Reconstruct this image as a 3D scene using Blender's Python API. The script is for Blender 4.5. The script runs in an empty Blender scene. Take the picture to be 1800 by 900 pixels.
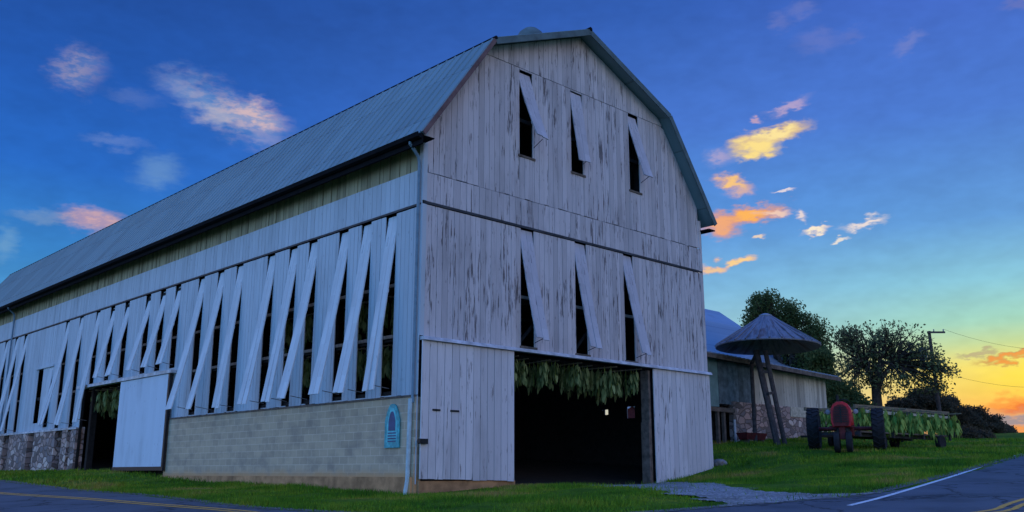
import bpy, bmesh, math, random
import numpy as np
from mathutils import Vector, Matrix, Quaternion
R = math.radians
C = bpy.context.scene.collection
sc = bpy.context.scene
rnd = random.Random(7)

# ------------------------------------------------------------------ camera constants
F = 1608.0; T = math.atan(380 / F); cT, sT = math.cos(T), math.sin(T)
EYE = 1.7
def ray(px, py):
    a = px - 900; b = 450 - py
    return a, F * cT - b * sT, F * sT + b * cT
def at(px, py, Y):
    x, y, z = ray(px, py); t = Y / y
    return Vector((x * t, Y, z * t + EYE))
def azel(px, py):
    x, y, z = ray(px, py)
    return math.degrees(math.atan2(x, y)), math.degrees(math.atan2(z, math.hypot(x, y)))

AU = R(46.12); DK = 24.0; AK = R(-5.80)
K = np.array([DK * math.sin(AK), DK * math.cos(AK)])
U_ = np.array([math.sin(AU), math.cos(AU)]); V_ = np.array([-math.cos(AU), math.sin(AU)])
def B(u, v): return K + U_ * u + V_ * v          # barn plan coordinates to world
BROT = math.atan2(U_[1], U_[0])

# ------------------------------------------------------------------ terrain height (relative to the eye)
def base_h(x, y):
    t = 0.057 * y + 0.03 * x
    return -1.7 + 8 * np.tanh(t / 8)
CP = []
def cp(p, z): CP.append((p[0], p[1], z))
for u, z in ((0, -.56), (1.5, -.47), (3.3, -.36), (5, -.36), (6.5, -.37), (8, -.40), (9.6, -.40), (11.2, -.16), (13.1, .17)): cp(B(u, -.35), z)
for v, z in ((3.4, -.46), (8.2, -.38), (13.5, -.24), (17.5, -.02), (22, .07), (28, .06), (35, .06), (44, .2)): cp(B(-.2, v), z)
cp(B(-.2, .4), -.56)
for u, z in ((20.6, 1.22), (26, 1.55), (32, 1.85)): cp(B(u, 5.2), z)
cp(B(22, 0.5), 1.0); cp(B(17, 1), .75)
for (px, py, Y) in ((1437, 790, 35), (1545, 795, 34), (1483, 797, 32.2), (1600, 791, 37), (1682, 791, 41)):
    p = at(px, py, Y); cp((p.x, p.y), p.z - EYE)
for p in ((-18.7, 34.3), (-9, 24.2), (-4.3, 19), (1, 16), (3.7, 17.3), (7, 18.5), (12, 24.8), (17.7, 32.3), (3, 21), (9, 23), (-2.5, 20), (0, 9), (-14, 25), (10, 16), (14, 20)):
    cp(p, float(base_h(p[0], p[1])))
CP = np.array(CP); SG = 3.6
_d = CP[:, None, :2] - CP[None, :, :2]
_A = np.exp(-(_d ** 2).sum(-1) / (2 * SG * SG)) + np.eye(len(CP)) * .04
_W = np.linalg.solve(_A, CP[:, 2] - base_h(CP[:, 0], CP[:, 1]))
def G0(x, y):
    x = np.asarray(x, float); y = np.asarray(y, float)
    r = base_h(x, y)
    for (cx, cy, _), w in zip(CP, _W):
        r = r + w * np.exp(-((x - cx) ** 2 + (y - cy) ** 2) / (2 * SG * SG))
    return r
def G(x, y): return float(G0(x, y)) + EYE

# ------------------------------------------------------------------ road and drive outlines
def catmull(P, n=10):
    P = [np.array(p, float) for p in P]; P = [2 * P[0] - P[1]] + P + [2 * P[-1] - P[-2]]
    out = []
    for i in range(1, len(P) - 2):
        for k in range(n):
            t = k / n
            out.append(.5 * (2 * P[i] + (P[i + 1] - P[i - 1]) * t + (2 * P[i - 1] - 5 * P[i] + 4 * P[i + 1] - P[i + 2]) * t * t + (3 * P[i] - P[i - 1] - 3 * P[i + 1] + P[i + 2]) * t ** 3))
    out.append(P[-2]); return np.array(out)
ROAD = catmull([B(-4.5, 70), B(-4.5, 45), B(-4.5, 30), B(-4.5, 15), B(-4.6, 5), (-4.35, 19.0), (-1.6, 16.9), (1.1, 16.2), (3.7, 17.1), (5.7, 17.95), (7.4, 19.0), (12, 24.7), (17.9, 32.3), (27, 45), (42, 66), (70, 105)], 14)
# inner pavement edge; the road lies to the right hand (outer) side of it
_t = np.gradient(ROAD, axis=0); _t /= np.linalg.norm(_t, axis=1)[:, None]
for _ in range(6): _t[1:-1] = (_t[:-2] + _t[1:-1] * 2 + _t[2:]) / 4
_t /= np.linalg.norm(_t, axis=1)[:, None]
RN = np.stack([_t[:, 1], -_t[:, 0]], 1)          # to the right of travel = away from the barn
RW = 5.2
def road_sd(x, y):
    """offset from inner pavement edge, positive on the road side"""
    x = np.asarray(x, float); y = np.asarray(y, float)
    best = np.full(x.shape, 1e9); s = np.zeros(x.shape)
    for i in range(len(ROAD)):
        dx = x - ROAD[i, 0]; dy = y - ROAD[i, 1]; d = dx * dx + dy * dy
        m = d < best; best = np.where(m, d, best); s = np.where(m, dx * RN[i, 0] + dy * RN[i, 1], s)
    return np.where(best < 14 ** 2, s, -99)
def wp(u, v): return tuple(B(u, v))
DRIVE = np.array([wp(5.6, -.05), wp(9.75, -.05), wp(10.4, -.9), (5.2, 26.0), (5.1, 22.6), (5.2, 20.4), (6.0, 19.1), (7.4, 18.9), (6.6, 18.45), (5.7, 18.0), (3.9, 17.3), (4.0, 18.3), (3.4, 20.3), (2.9, 22.6), (2.2, 24.6), (1.2, 26.2)])
def in_poly(x, y, P):
    x = np.asarray(x, float); y = np.asarray(y, float); c = np.zeros(x.shape, bool); j = len(P) - 1
    for i in range(len(P)):
        a, b = P[i], P[j]
        k = ((a[1] > y) != (b[1] > y)) & (x < (b[0] - a[0]) * (y - a[1]) / (b[1] - a[1] + 1e-12) + a[0])
        c ^= k; j = i
    return c
def in_drive(x, y):
    j = .18 * np.sin(np.asarray(x) * 3.1) * np.sin(np.asarray(y) * 4.3) + .07 * np.sin(np.asarray(x) * 11 + np.asarray(y) * 7)
    return in_poly(np.asarray(x) + j, np.asarray(y) + j, DRIVE)
def in_barn(x, y, m=0.0):
    dx = np.asarray(x) - K[0]; dy = np.asarray(y) - K[1]
    u = dx * U_[0] + dy * U_[1]; v = dx * V_[0] + dy * V_[1]
    return (u > -m) & (u < 13 + m) & (v > -m) & (v < 46 + m)

# ------------------------------------------------------------------ helpers
class MB:
    def __init__(s): s.v = []; s.f = []; s.m = []; s.mi = 0
    def add(s, vs, fs):
        n = len(s.v); s.v += [tuple(p) for p in vs]
        for f in fs: s.f.append(tuple(i + n for i in f)); s.m.append(s.mi)
    def hexa(s, p):   # 8 points: bottom loop then top loop
        s.add(p, [(0, 3, 2, 1), (4, 5, 6, 7), (0, 1, 5, 4), (1, 2, 6, 5), (2, 3, 7, 6), (3, 0, 4, 7)])
    def box(s, x0, x1, y0, y1, z0, z1):
        s.hexa([(x0, y0, z0), (x1, y0, z0), (x1, y1, z0), (x0, y1, z0), (x0, y0, z1), (x1, y0, z1), (x1, y1, z1), (x0, y1, z1)])
    def beam(s, a, b, w, h=None, up=(0, 0, 1)):
        h = h or w; a = Vector(a); b = Vector(b); d = (b - a).normalized(); up = Vector(up)
        if abs(d.dot(up)) > .98: up = Vector((1, 0, 0))
        x = d.cross(up).normalized() * w / 2; y = x.cross(d).normalized() * h / 2
        s.hexa([a - x - y, a + x - y, b + x - y, b - x - y, a - x + y, a + x + y, b + x + y, b - x + y])
    def tube(s, pts, rad, n=8, cap=True):
        pts = [Vector(p) for p in pts]
        if not hasattr(rad, '__len__'): rad = [rad] * len(pts)
        n0 = len(s.v); px = None
        for i, p in enumerate(pts):
            d = (pts[min(i + 1, len(pts) - 1)] - pts[max(i - 1, 0)]).normalized()
            if px is None: px = d.orthogonal().normalized()
            px = (px - d * px.dot(d)).normalized(); py = d.cross(px)
            for k in range(n):
                a = 2 * math.pi * k / n; s.v.append(tuple(p + (px * math.cos(a) + py * math.sin(a)) * rad[i]))
        for i in range(len(pts) - 1):
            for k in range(n):
                s.f.append((n0 + i * n + k, n0 + i * n + (k + 1) % n, n0 + (i + 1) * n + (k + 1) % n, n0 + (i + 1) * n + k)); s.m.append(s.mi)
        if cap:
            s.f.append(tuple(n0 + k for k in reversed(range(n)))); s.m.append(s.mi)
            s.f.append(tuple(n0 + (len(pts) - 1) * n + k for k in range(n))); s.m.append(s.mi)
    def lathe(s, prof, c=(0, 0, 0), axis='z', n=24):
        n0 = len(s.v)
        for r, h in prof:
            for k in range(n):
                a = 2 * math.pi * k / n
                p = (r * math.cos(a), r * math.sin(a), h) if axis == 'z' else ((h, r * math.cos(a), r * math.sin(a)) if axis == 'x' else (r * math.sin(a), h, r * math.cos(a)))
                s.v.append((p[0] + c[0], p[1] + c[1], p[2] + c[2]))
        for i in range(len(prof) - 1):
            for k in range(n):
                s.f.append((n0 + i * n + k, n0 + i * n + (k + 1) % n, n0 + (i + 1) * n + (k + 1) % n, n0 + (i + 1) * n + k)); s.m.append(s.mi)
        s.f.append(tuple(n0 + k for k in reversed(range(n)))); s.m.append(s.mi)
        s.f.append(tuple(n0 + (len(prof) - 1) * n + k for k in range(n))); s.m.append(s.mi)
    def prism(s, poly, a, b, plane='xz'):
        """poly of 2d points extruded along the third axis from a to b"""
        n = len(poly)
        def q(p, t): return (p[0], t, p[1]) if plane == 'xz' else ((t, p[0], p[1]) if plane == 'yz' else (p[0], p[1], t))
        s.add([q(p, a) for p in poly] + [q(p, b) for p in poly],
              [tuple(range(n)), tuple(reversed(range(n, 2 * n)))] + [(i, i + n, (i + 1) % n + n, (i + 1) % n) for i in range(n)])
    def build(s, name, mat, parent=None, loc=(0, 0, 0), rot=(0, 0, 0), smooth=False, label=None, bevel=0):
        me = bpy.data.meshes.new(name); me.from_pydata(s.v, [], s.f)
        for m in (mat if isinstance(mat, (list, tuple)) else [mat]): me.materials.append(m)
        if any(s.m): me.polygons.foreach_set('material_index', s.m)
        bm = bmesh.new(); bm.from_mesh(me); bmesh.ops.recalc_face_normals(bm, faces=bm.faces)
        if bevel: bmesh.ops.bevel(bm, geom=list(bm.edges), offset=bevel, segments=1, affect='EDGES')
        bm.to_mesh(me); bm.free()
        if smooth: me.polygons.foreach_set('use_smooth', [True] * len(me.polygons)); me.set_sharp_from_angle(angle=R(40))
        o = bpy.data.objects.new(name, me); C.objects.link(o); o.parent = parent; o.location = loc; o.rotation_euler = rot
        if label: o['label'] = label
        return o
def npmesh(name, V, Fc, mat, parent=None, loc=(0, 0, 0), k=3):
    me = bpy.data.meshes.new(name); V = np.asarray(V, np.float32); Fc = np.asarray(Fc, np.int32)
    me.vertices.add(len(V)); me.vertices.foreach_set('co', V.ravel())
    me.loops.add(Fc.size); me.loops.foreach_set('vertex_index', Fc.ravel())
    me.polygons.add(len(Fc)); me.polygons.foreach_set('loop_start', np.arange(0, Fc.size, k, dtype=np.int32))
    me.update(calc_edges=True); me.validate()
    for m in (mat if isinstance(mat, (list, tuple)) else [mat]): me.materials.append(m)
    o = bpy.data.objects.new(name, me); C.objects.link(o); o.parent = parent; o.location = loc
    return o
def empty(name, loc=(0, 0, 0), rz=0):
    o = bpy.data.objects.new(name, None); C.objects.link(o); o.location = loc; o.rotation_euler = (0, 0, rz); o.empty_display_size = .3; return o
def tag(o, label=None, cat=None, group=None, kind=None):
    if label: o['label'] = label
    if cat: o['category'] = cat
    if group: o['group'] = group
    if kind: o['kind'] = kind
    return o
def copy_tree(o, parent=None):
    c = o.copy(); C.objects.link(c); c.parent = parent
    for ch in list(o.children): copy_tree(ch, c)
    return c

# ------------------------------------------------------------------ materials
class NT:
    def __init__(s, nt): s.t = nt; s.t.nodes.clear()
    def n(s, typ, _in=None, **kw):
        nd = s.t.nodes.new('ShaderNode' + typ)
        for k, v in kw.items(): setattr(nd, k, v)
        for k, v in (_in or {}).items():
            sk = nd.inputs[k]
            if isinstance(v, bpy.types.NodeSocket): s.t.links.new(v, sk)
            elif isinstance(v, bpy.types.Node): s.t.links.new(v.outputs[0], sk)
            else:
                if hasattr(sk.default_value, '__len__') and not hasattr(v, '__len__'): v = [v] * len(sk.default_value)
                if sk.type == 'RGBA' and len(v) == 3: v = (*v, 1)
                sk.default_value = v
        return nd
    def math(s, op, a, b=0.0, c=0.0, clamp=False): return s.n('Math', {0: a, 1: b, 2: c}, operation=op, use_clamp=clamp).outputs[0]
    def vmath(s, op, a, b=(0, 0, 0)): return s.n('VectorMath', {0: a, 1: b}, operation=op)
    def mix(s, f, a, b, typ='MIX'):
        nd = s.n('Mix', data_type='RGBA', blend_type=typ, clamp_factor=True)
        for k, v in ((0, f), (6, a), (7, b)):
            sk = nd.inputs[k]
            if isinstance(v, bpy.types.NodeSocket): s.t.links.new(v, sk)
            elif isinstance(v, bpy.types.Node): s.t.links.new(v.outputs[0], sk)
            else: sk.default_value = (*v, 1) if hasattr(v, '__len__') and len(v) == 3 else v
        return nd.outputs[2]
    def ramp(s, f, stops, interp='LINEAR'):
        nd = s.n('ValToRGB', {0: f}); cr = nd.color_ramp; cr.interpolation = interp
        while len(cr.elements) > 1: cr.elements.remove(cr.elements[-1])
        for i, (p, c) in enumerate(stops):
            e = cr.elements[0] if i == 0 else cr.elements.new(p)
            e.position = p; e.color = (c, c, c, 1) if not hasattr(c, '__len__') else (*c, 1)
        return nd.outputs[0]
    def sstep(s, v, a, b, lo=0.0, hi=1.0):
        return s.n('MapRange', {0: v, 1: a, 2: b, 3: lo, 4: hi}, interpolation_type='SMOOTHSTEP').outputs[0]
    def coord(s, which='Object'): return s.n('TexCoord').outputs[which]
    def map(s, v, scale=(1, 1, 1), loc=(0, 0, 0)): return s.n('Mapping', {0: v, 'Scale': scale, 'Location': loc}).outputs[0]
    def noise(s, v, scale=1.0, detail=4.0, rough=.55, col=False, dist=0.0):
        nd = s.n('TexNoise', {'Vector': v, 'Scale': scale, 'Detail': detail, 'Roughness': rough, 'Distortion': dist}); return nd.outputs[1 if col else 0]
def mat(name, fn):
    m = bpy.data.materials.new(name); m.use_nodes = True; t = NT(m.node_tree)
    p = t.n('BsdfPrincipled'); o = t.n('OutputMaterial', {0: p.outputs[0]})
    p.inputs['Roughness'].default_value = .8; p.inputs['Specular IOR Level'].default_value = .3
    fn(t, p, m.node_tree.links); return m
def col_mat(name, c, rough=.8, metal=0.0, var=.15, sc_=6.0, bump=0.0, rnd_=0.0, tl=0):
    def fn(t, p, L):
        co = t.coord(); n = t.noise(co, sc_, 5, .6)
        d = tuple(x * (1 - var * 1.6) for x in c); e = tuple(min(1, x * (1 + var)) for x in c)
        cc = t.ramp(n, [(.3, d), (.7, e)])
        if rnd_:
            g = t.n('NewGeometry').outputs['Random Per Island']; cc = t.mix(1.0, cc, t.ramp(g, [(0, 1 - rnd_), (1, 1.0)]), 'MULTIPLY')
        L.new(cc, p.inputs[0]); p.inputs['Roughness'].default_value = rough; p.inputs['Metallic'].default_value = metal
        if bump: L.new(t.n('Bump', {'Height': n, 'Strength': bump, 'Distance': .02}).outputs[0], p.inputs['Normal'])
    return mat(name, fn)
def painted_boards(name, c, c2, stain, amount, var=.12):
    """old paint on vertical boards: streaky wear with bare weathered wood showing"""
    def fn(t, p, L):
        co = t.coord(); g = t.n('NewGeometry').outputs['Random Per Island']
        off = t.n('CombineXYZ', {0: t.math('MULTIPLY', g, 37.0), 2: t.math('MULTIPLY', g, 91.0)}).outputs[0]
        cv = t.vmath('ADD', co, off).outputs[0]
        st = t.noise(t.map(cv, (13, 13, 1.2)), 1.0, 6, .66)
        fine = t.noise(t.map(cv, (40, 40, 2.2)), 1.0, 4, .6)
        blotch = t.noise(t.map(co, (.35, .35, .5)), 1.0, 3, .5)
        basec = t.mix(t.math('MULTIPLY_ADD', fine, .9, -.1, clamp=True), c, c2)
        basec = t.mix(1.0, basec, t.ramp(g, [(0, 1 - var), (.5, 1 - var * .3), (1, 1.0)]), 'MULTIPLY')
        # soft grime plus hard bare patches
        grime = t.sstep(t.noise(t.map(co, (1.6, 1.6, .45)), 1.0, 5, .6), .45, .8)
        basec = t.mix(t.math('MULTIPLY', grime, .32), basec, stain)
        thr = t.math('ADD', st, t.math('MULTIPLY_ADD', blotch, .34, -.17))
        gg = t.math('MULTIPLY_ADD', g, .05, 0)
        bare = t.sstep(t.math('ADD', thr, gg), .76 - amount, .84 - amount)
        basec = t.mix(t.math('MULTIPLY', bare, .8), basec, stain)
        knot = t.sstep(t.n('TexVoronoi', {'Vector': t.map(cv, (5.5, 5.5, 1.6)), 'Scale': 1.0}).outputs['Distance'], .10, .04)
        basec = t.mix(t.math('MULTIPLY', knot, .55), basec, stain)
        L.new(basec, p.inputs[0]); p.inputs['Roughness'].default_value = .85; p.inputs['Specular IOR Level'].default_value = .2
        L.new(t.n('Bump', {'Height': t.math('SUBTRACT', fine, bare), 'Strength': .45, 'Distance': .01}).outputs[0], p.inputs['Normal'])
    return mat(name, fn)
M = {}
M['gable'] = painted_boards('weathered_white_boards', (.68, .65, .67), (.47, .445, .465), (.06, .048, .048), .165, .26)
M['door'] = painted_boards('white_door_boards', (.74, .72, .74), (.56, .54, .56), (.08, .065, .065), .135, .22)
M['side'] = painted_boards('blue_white_boards', (.52, .60, .66), (.42, .50, .57), (.12, .14, .16), .035, .14)
M['sidedoor'] = painted_boards('sliding_door_paint', (.60, .70, .80), (.53, .63, .73), (.14, .17, .2), .03, .06)
M['shutter'] = painted_boards('shutter_boards', (.62, .69, .74), (.50, .58, .64), (.14, .15, .17), .04, .12)
M['gshutter'] = painted_boards('gable_shutter_boards', (.60, .59, .64), (.44, .43, .48), (.10, .09, .1), .11, .15)
M['tan'] = painted_boards('bare_tan_boards', (.46, .42, .27), (.34, .31, .20), (.10, .08, .05), .08, .4)
M['wood'] = col_mat('old_wood', (.15, .12, .10), .9, var=.35, sc_=5, bump=.3)
M['trim'] = col_mat('pale_trim', (.55, .56, .60), .7, var=.25, sc_=3)
M['darktrim'] = col_mat('dark_trim', (.05, .055, .065), .7, var=.3, sc_=3)
M['dark'] = col_mat('shade_dark_inside_boards', (.022, .019, .018), .95, var=.3)  # dark wood taken near black, so the colour carries the shade inside
M['railw'] = col_mat('vent_rail_wood', (.2, .18, .16), .9, var=.3)
M['black'] = col_mat('black_metal', (.018, .018, .02), .6)
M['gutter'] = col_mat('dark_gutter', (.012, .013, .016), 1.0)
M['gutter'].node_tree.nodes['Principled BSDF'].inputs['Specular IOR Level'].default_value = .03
M['spout'] = col_mat('painted_spout', (.14, .24, .32), .5, var=.15)
M['spoutw'] = col_mat('white_spout', (.42, .55, .60), .5, var=.15)
def roof_fn(c, c2, rust=(.1, .08, .07)):
    def fn(t, p, L):
        co = t.coord(); n = t.noise(t.map(co, (.6, .6, .6)), 1.0, 6, .6); n2 = t.noise(t.map(co, (.3, 6, .3)), 1.0, 4, .6)
        sp = t.n('SeparateXYZ', {0: co}); wn = t.n('TexWhiteNoise', {'W': t.math('FLOOR', t.math('MULTIPLY', sp.outputs[1], 1 / .84))}, noise_dimensions='1D').outputs[0]; wz = t.n('TexWhiteNoise', {'Vector': t.n('CombineXYZ', {0: t.math('FLOOR', t.math('MULTIPLY', sp.outputs[1], 1 / .84)), 1: t.math('FLOOR', t.math('MULTIPLY', sp.outputs[2], 1 / 1.9))}).outputs[0]}, noise_dimensions='2D').outputs[0]
        cc = t.mix(n2, c, c2); cc = t.mix(1.0, cc, t.ramp(wz, [(0, .9), (.5, .98), (1, 1.06)]), 'MULTIPLY')
        lap = t.sstep(t.math('FRACT', t.math('MULTIPLY', sp.outputs[2], 1 / 1.9)), .03, .0, 0, .5); cc = t.mix(lap, cc, (.04, .05, .055))
        stk = t.sstep(t.noise(t.map(co, (.5, 5, .5)), 1.0, 5, .65), .6, .8, 0, .3); cc = t.mix(t.math('MULTIPLY', stk, t.sstep(n, .4, .6)), cc, rust); cc = t.mix(t.sstep(n, .55, .85, 0, .5), cc, rust)
        L.new(cc, p.inputs[0]); p.inputs['Roughness'].default_value = .55; p.inputs['Metallic'].default_value = .25
    return fn
M['roof'] = mat('blue_grey_metal_roof', roof_fn((.20, .31, .34), (.15, .25, .28)))
M['roof2'] = mat('shed_metal_roof', roof_fn((.30, .40, .50), (.24, .33, .43)))
M['roof3'] = mat('pale_metal_roof', roof_fn((.32, .38, .45), (.22, .26, .32)))
def cone_fn(t, p, L):
    co = t.coord(); s = t.n('SeparateXYZ', {0: co}); a = t.math('ARCTAN2', s.outputs[1], s.outputs[0])
    v = t.n('CombineXYZ', {0: t.math('MULTIPLY', a, 4.0), 2: s.outputs[2]}).outputs[0]
    n = t.noise(v, 1.2, 5, .65)
    cc = t.ramp(n, [(.35, (.09, .095, .12)), (.5, (.23, .24, .28)), (.62, (.15, .12, .125)), (.75, (.10, .055, .05))])
    L.new(cc, p.inputs[0]); p.inputs['Roughness'].default_value = .6; p.inputs['Metallic'].default_value = .3
M['cone'] = mat('rusting_cone_metal', cone_fn)
def stone_fn(t, p, L):
    co = t.coord(); w = t.noise(co, 2.5, 3, .5, col=True); v = t.vmath('ADD', t.map(co, (2.6, 2.6, 4.2)), t.vmath('SCALE', w).outputs[0]).outputs[0]
    vm = t.n('VectorMath', {0: w, 3: .5}, operation='SCALE').outputs[0]
    v = t.vmath('ADD', t.map(co, (2.3, 2.3, 3.8)), vm).outputs[0]
    vo = t.n('TexVoronoi', {'Vector': v, 'Scale': 1.0}, feature='F1'); ed = t.n('TexVoronoi', {'Vector': v, 'Scale': 1.0}, feature='DISTANCE_TO_EDGE').outputs[0]
    cs = t.n('SeparateColor', {0: vo.outputs['Color']}).outputs[0]
    cc = t.ramp(cs, [(0, (.07, .06, .06)), (.3, (.22, .17, .16)), (.5, (.42, .31, .28)), (.7, (.12, .12, .14)), (.85, (.34, .28, .27)), (1, (.50, .44, .40))])
    cc = t.mix(t.math('MULTIPLY', t.noise(co, 14, 4), .5), cc, (.15, .13, .12)); m = t.sstep(ed, .02, .09)
    cc = t.mix(m, (.12, .10, .09), cc); cc = t.mix(1.0, cc, (1.5, 1.4, 1.35), 'MULTIPLY'); L.new(cc, p.inputs[0])
    L.new(t.n('Bump', {'Height': t.math('ADD', m, t.math('MULTIPLY', t.noise(co, 9, 4), .4)), 'Strength': .9, 'Distance': .05}).outputs[0], p.inputs['Normal']); p.inputs['Roughness'].default_value = .9
M['stone'] = mat('field_stone', stone_fn)
def block_fn(t, p, L):
    co = t.coord(); s = t.n('SeparateXYZ', {0: co})
    v = t.n('CombineXYZ', {0: s.outputs[1], 1: s.outputs[2]}).outputs[0]
    br = t.n('TexBrick', {'Vector': v, 'Color1': (.52, .42, .29), 'Color2': (.42, .34, .24), 'Mortar': (.60, .50, .37), 'Scale': 1.0, 'Mortar Size': .012, 'Mortar Smooth': .3, 'Brick Width': .42, 'Row Height': .215})
    n = t.noise(t.map(co, (1, 1, 1.5)), 1.3, 6, .65)
    cc = t.mix(t.sstep(n, .4, .75, 0, .55), br.outputs[0], (.19, .17, .15))
    low = t.sstep(t.math('ADD', s.outputs[2], t.math('MULTIPLY', n, .35)), .02, .30, 1, 0)   # bare tan footing course, splashed with soil
    cc = t.mix(t.math('MULTIPLY', low, .85), cc, (.50, .29, .13))
    L.new(cc, p.inputs[0]); L.new(t.n('Bump', {'Height': br.outputs[1], 'Strength': -.5, 'Distance': .012}).outputs[0], p.inputs['Normal'])
M['block'] = mat('painted_block', block_fn)
M['footing'] = col_mat('tan_concrete', (.46, .25, .12), .95, var=.3, sc_=2.5, bump=.2)
def grass_fn(t, p, L):
    co = t.coord(); n = t.noise(co, .45, 5, .6); n2 = t.noise(co, 9, 4, .7)
    cc = t.ramp(n, [(.3, (.035, .09, .010)), (.5, (.08, .16, .013)), (.64, (.13, .18, .018)), (.74, (.21, .16, .05))])
    cc = t.mix(1.0, cc, t.ramp(n2, [(.3, .55), (.7, 1.2)]), 'MULTIPLY'); L.new(cc, p.inputs[0]); p.inputs['Roughness'].default_value = .95; p.inputs['Specular IOR Level'].default_value = .05
    L.new(t.n('Bump', {'Height': n2, 'Strength': .8, 'Distance': .06}).outputs[0], p.inputs['Normal'])
M['grass'] = mat('lawn', grass_fn)
def blade_fn(t, p, L):
    co = t.coord(); n = t.noise(co, .45, 5, .6); g = t.n('NewGeometry').outputs['Random Per Island']
    cc = t.ramp(n, [(.3, (.03, .10, .010)), (.45, (.085, .21, .014)), (.57, (.18, .27, .022)), (.66, (.32, .24, .07))])
    cc = t.mix(1.0, cc, t.ramp(g, [(0, .55), (.8, 1.1), (1, (1.6, 1.3, .9))]), 'MULTIPLY'); L.new(cc, p.inputs[0]); p.inputs['Specular IOR Level'].default_value = .1
M['blade'] = mat('grass_blades', blade_fn)
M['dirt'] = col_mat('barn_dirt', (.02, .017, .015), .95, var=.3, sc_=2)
def asphalt_fn(t, p, L):
    co = t.coord(); n = t.noise(co, 60, 3, .7); n2 = t.noise(co, .7, 5, .6)
    cc = t.mix(n, (.055, .06, .075), (.115, .12, .14)); cc = t.mix(1.0, cc, t.ramp(n2, [(.3, .6), (.5, 1.0), (.7, 1.25)]), 'MULTIPLY')
    cr = t.n('TexVoronoi', {'Vector': t.vmath('ADD', t.map(co, (.35, .35, .35)), t.n('VectorMath', {0: t.noise(co, 1.5, 4, .6, col=True), 3: .35}, operation='SCALE').outputs[0]).outputs[0], 'Scale': 1.0}, feature='DISTANCE_TO_EDGE').outputs[0]
    cc = t.mix(t.sstep(cr, .008, .02, .85, 0), cc, (.012, .012, .014))
    L.new(cc, p.inputs[0]); p.inputs['Roughness'].default_value = .72
    L.new(t.n('Bump', {'Height': n, 'Strength': .4, 'Distance': .01}).outputs[0], p.inputs['Normal'])
M['asphalt'] = mat('asphalt', asphalt_fn)
def gravel_fn(t, p, L):
    co = t.coord(); vo = t.n('TexVoronoi', {'Vector': co, 'Scale': 22.0}); n = t.noise(co, 1.1, 5, .6)
    cs = t.n('SeparateColor', {0: vo.outputs['Color']}).outputs[0]
    cc = t.ramp(cs, [(0, (.10, .095, .10)), (.5, (.24, .23, .24)), (1, (.40, .38, .37))]); cc = t.mix(t.sstep(n, .45, .7, 0, .55), cc, (.10, .085, .06))
    L.new(cc, p.inputs[0]); L.new(t.n('Bump', {'Height': vo.outputs['Distance'], 'Strength': -.9, 'Distance': .03}).outputs[0], p.inputs['Normal'])
M['gravel'] = mat('gravel', gravel_fn)
M['shoulder'] = col_mat('dusty_shoulder', (.13, .125, .12), .95, var=.5, sc_=9, bump=.5)
def line_fn(c):
    def fn(t, p, L):
        co = t.coord(); n = t.noise(co, 12, 6, .7); cc = t.mix(t.sstep(n, .5, .66, 0, .8), c, (.07, .07, .075)); L.new(cc, p.inputs[0]); p.inputs['Roughness'].default_value = .7
    return fn
M['wline'] = mat('white_road_paint', line_fn((.72, .72, .75))); M['yline'] = mat('yellow_road_paint', line_fn((.75, .36, .045)))
def leaf_mat(name, c1, c2, trans=.5):
    m = bpy.data.materials.new(name); m.use_nodes = True; t = NT(m.node_tree)
    g = t.n('NewGeometry').outputs['Random Per Island']; n = t.noise(t.coord(), .7, 3)
    cc = t.mix(g, c1, c2); cc = t.mix(1.0, cc, t.ramp(n, [(.3, .7), (.7, 1.25)]), 'MULTIPLY')
    a = t.n('BsdfDiffuse', {0: cc}); b = t.n('BsdfTranslucent', {0: cc}); mx = t.n('MixShader', {0: trans, 1: a.outputs[0], 2: b.outputs[0]}); t.n('OutputMaterial', {0: mx.outputs[0]})
    return m
M['leaf'] = leaf_mat('tree_leaves', (.11, .15, .06), (.24, .26, .13))
M['leafd'] = leaf_mat('dark_leaves', (.06, .10, .035), (.14, .18, .07))
M['leafb'] = leaf_mat('brown_hedge_leaves', (.07, .062, .04), (.14, .11, .07))
M['tobacco'] = leaf_mat('tobacco_leaves', (.10, .14, .05), (.26, .31, .13), .25)
M['tobaccod'] = leaf_mat('tobacco_leaves_fresh', (.08, .22, .05), (.42, .46, .10), .25)
M['bark'] = col_mat('bark', (.045, .036, .03), .95, var=.35, sc_=7, bump=.5)
M['stick'] = col_mat('tobacco_lath', (.22, .17, .11), .9)
M['teal'] = col_mat('teal_boards', (.16, .27, .28), .8, var=.2, sc_=2)
M['teald'] = col_mat('dark_blue_boards', (.14, .20, .24), .85, var=.35, sc_=3, rnd_=.5)
M['shedwood'] = painted_boards('grey_shed_boards', (.68, .64, .54), (.48, .46, .39), (.06, .055, .05), .13, .5)
M['red'] = col_mat('tractor_red', (.62, .02, .03), .45, var=.3, sc_=8)
M['reddk'] = col_mat('faded_red', (.13, .02, .022), .7, var=.3)
M['tyre'] = col_mat('rubber', (.02, .02, .024), .85, var=.3)
M['steel'] = col_mat('dull_steel', (.16, .16, .17), .45, metal=.6)
M['pale'] = col_mat('pale_board', (.50, .46, .36), .8, var=.25)
M['lens'] = col_mat('lamp_glass', (.30, .30, .33), .3)
M['signt'] = col_mat('teal_sign', (.03, .38, .44), .5, var=.3, sc_=9)
M['signd'] = col_mat('navy_sign_paint', (.015, .07, .19), .5, var=.2)
M['signl'] = col_mat('light_sign_paint', (.07, .52, .58), .5, var=.2)
M['pole'] = col_mat('pole_wood', (.075, .065, .065), .9, var=.3, bump=.3)
M['xfmr'] = col_mat('transformer_blue', (.10, .17, .36), .5)
M['rock'] = col_mat('rock', (.22, .20, .19), .95, var=.4, sc_=5, bump=.6)

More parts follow.
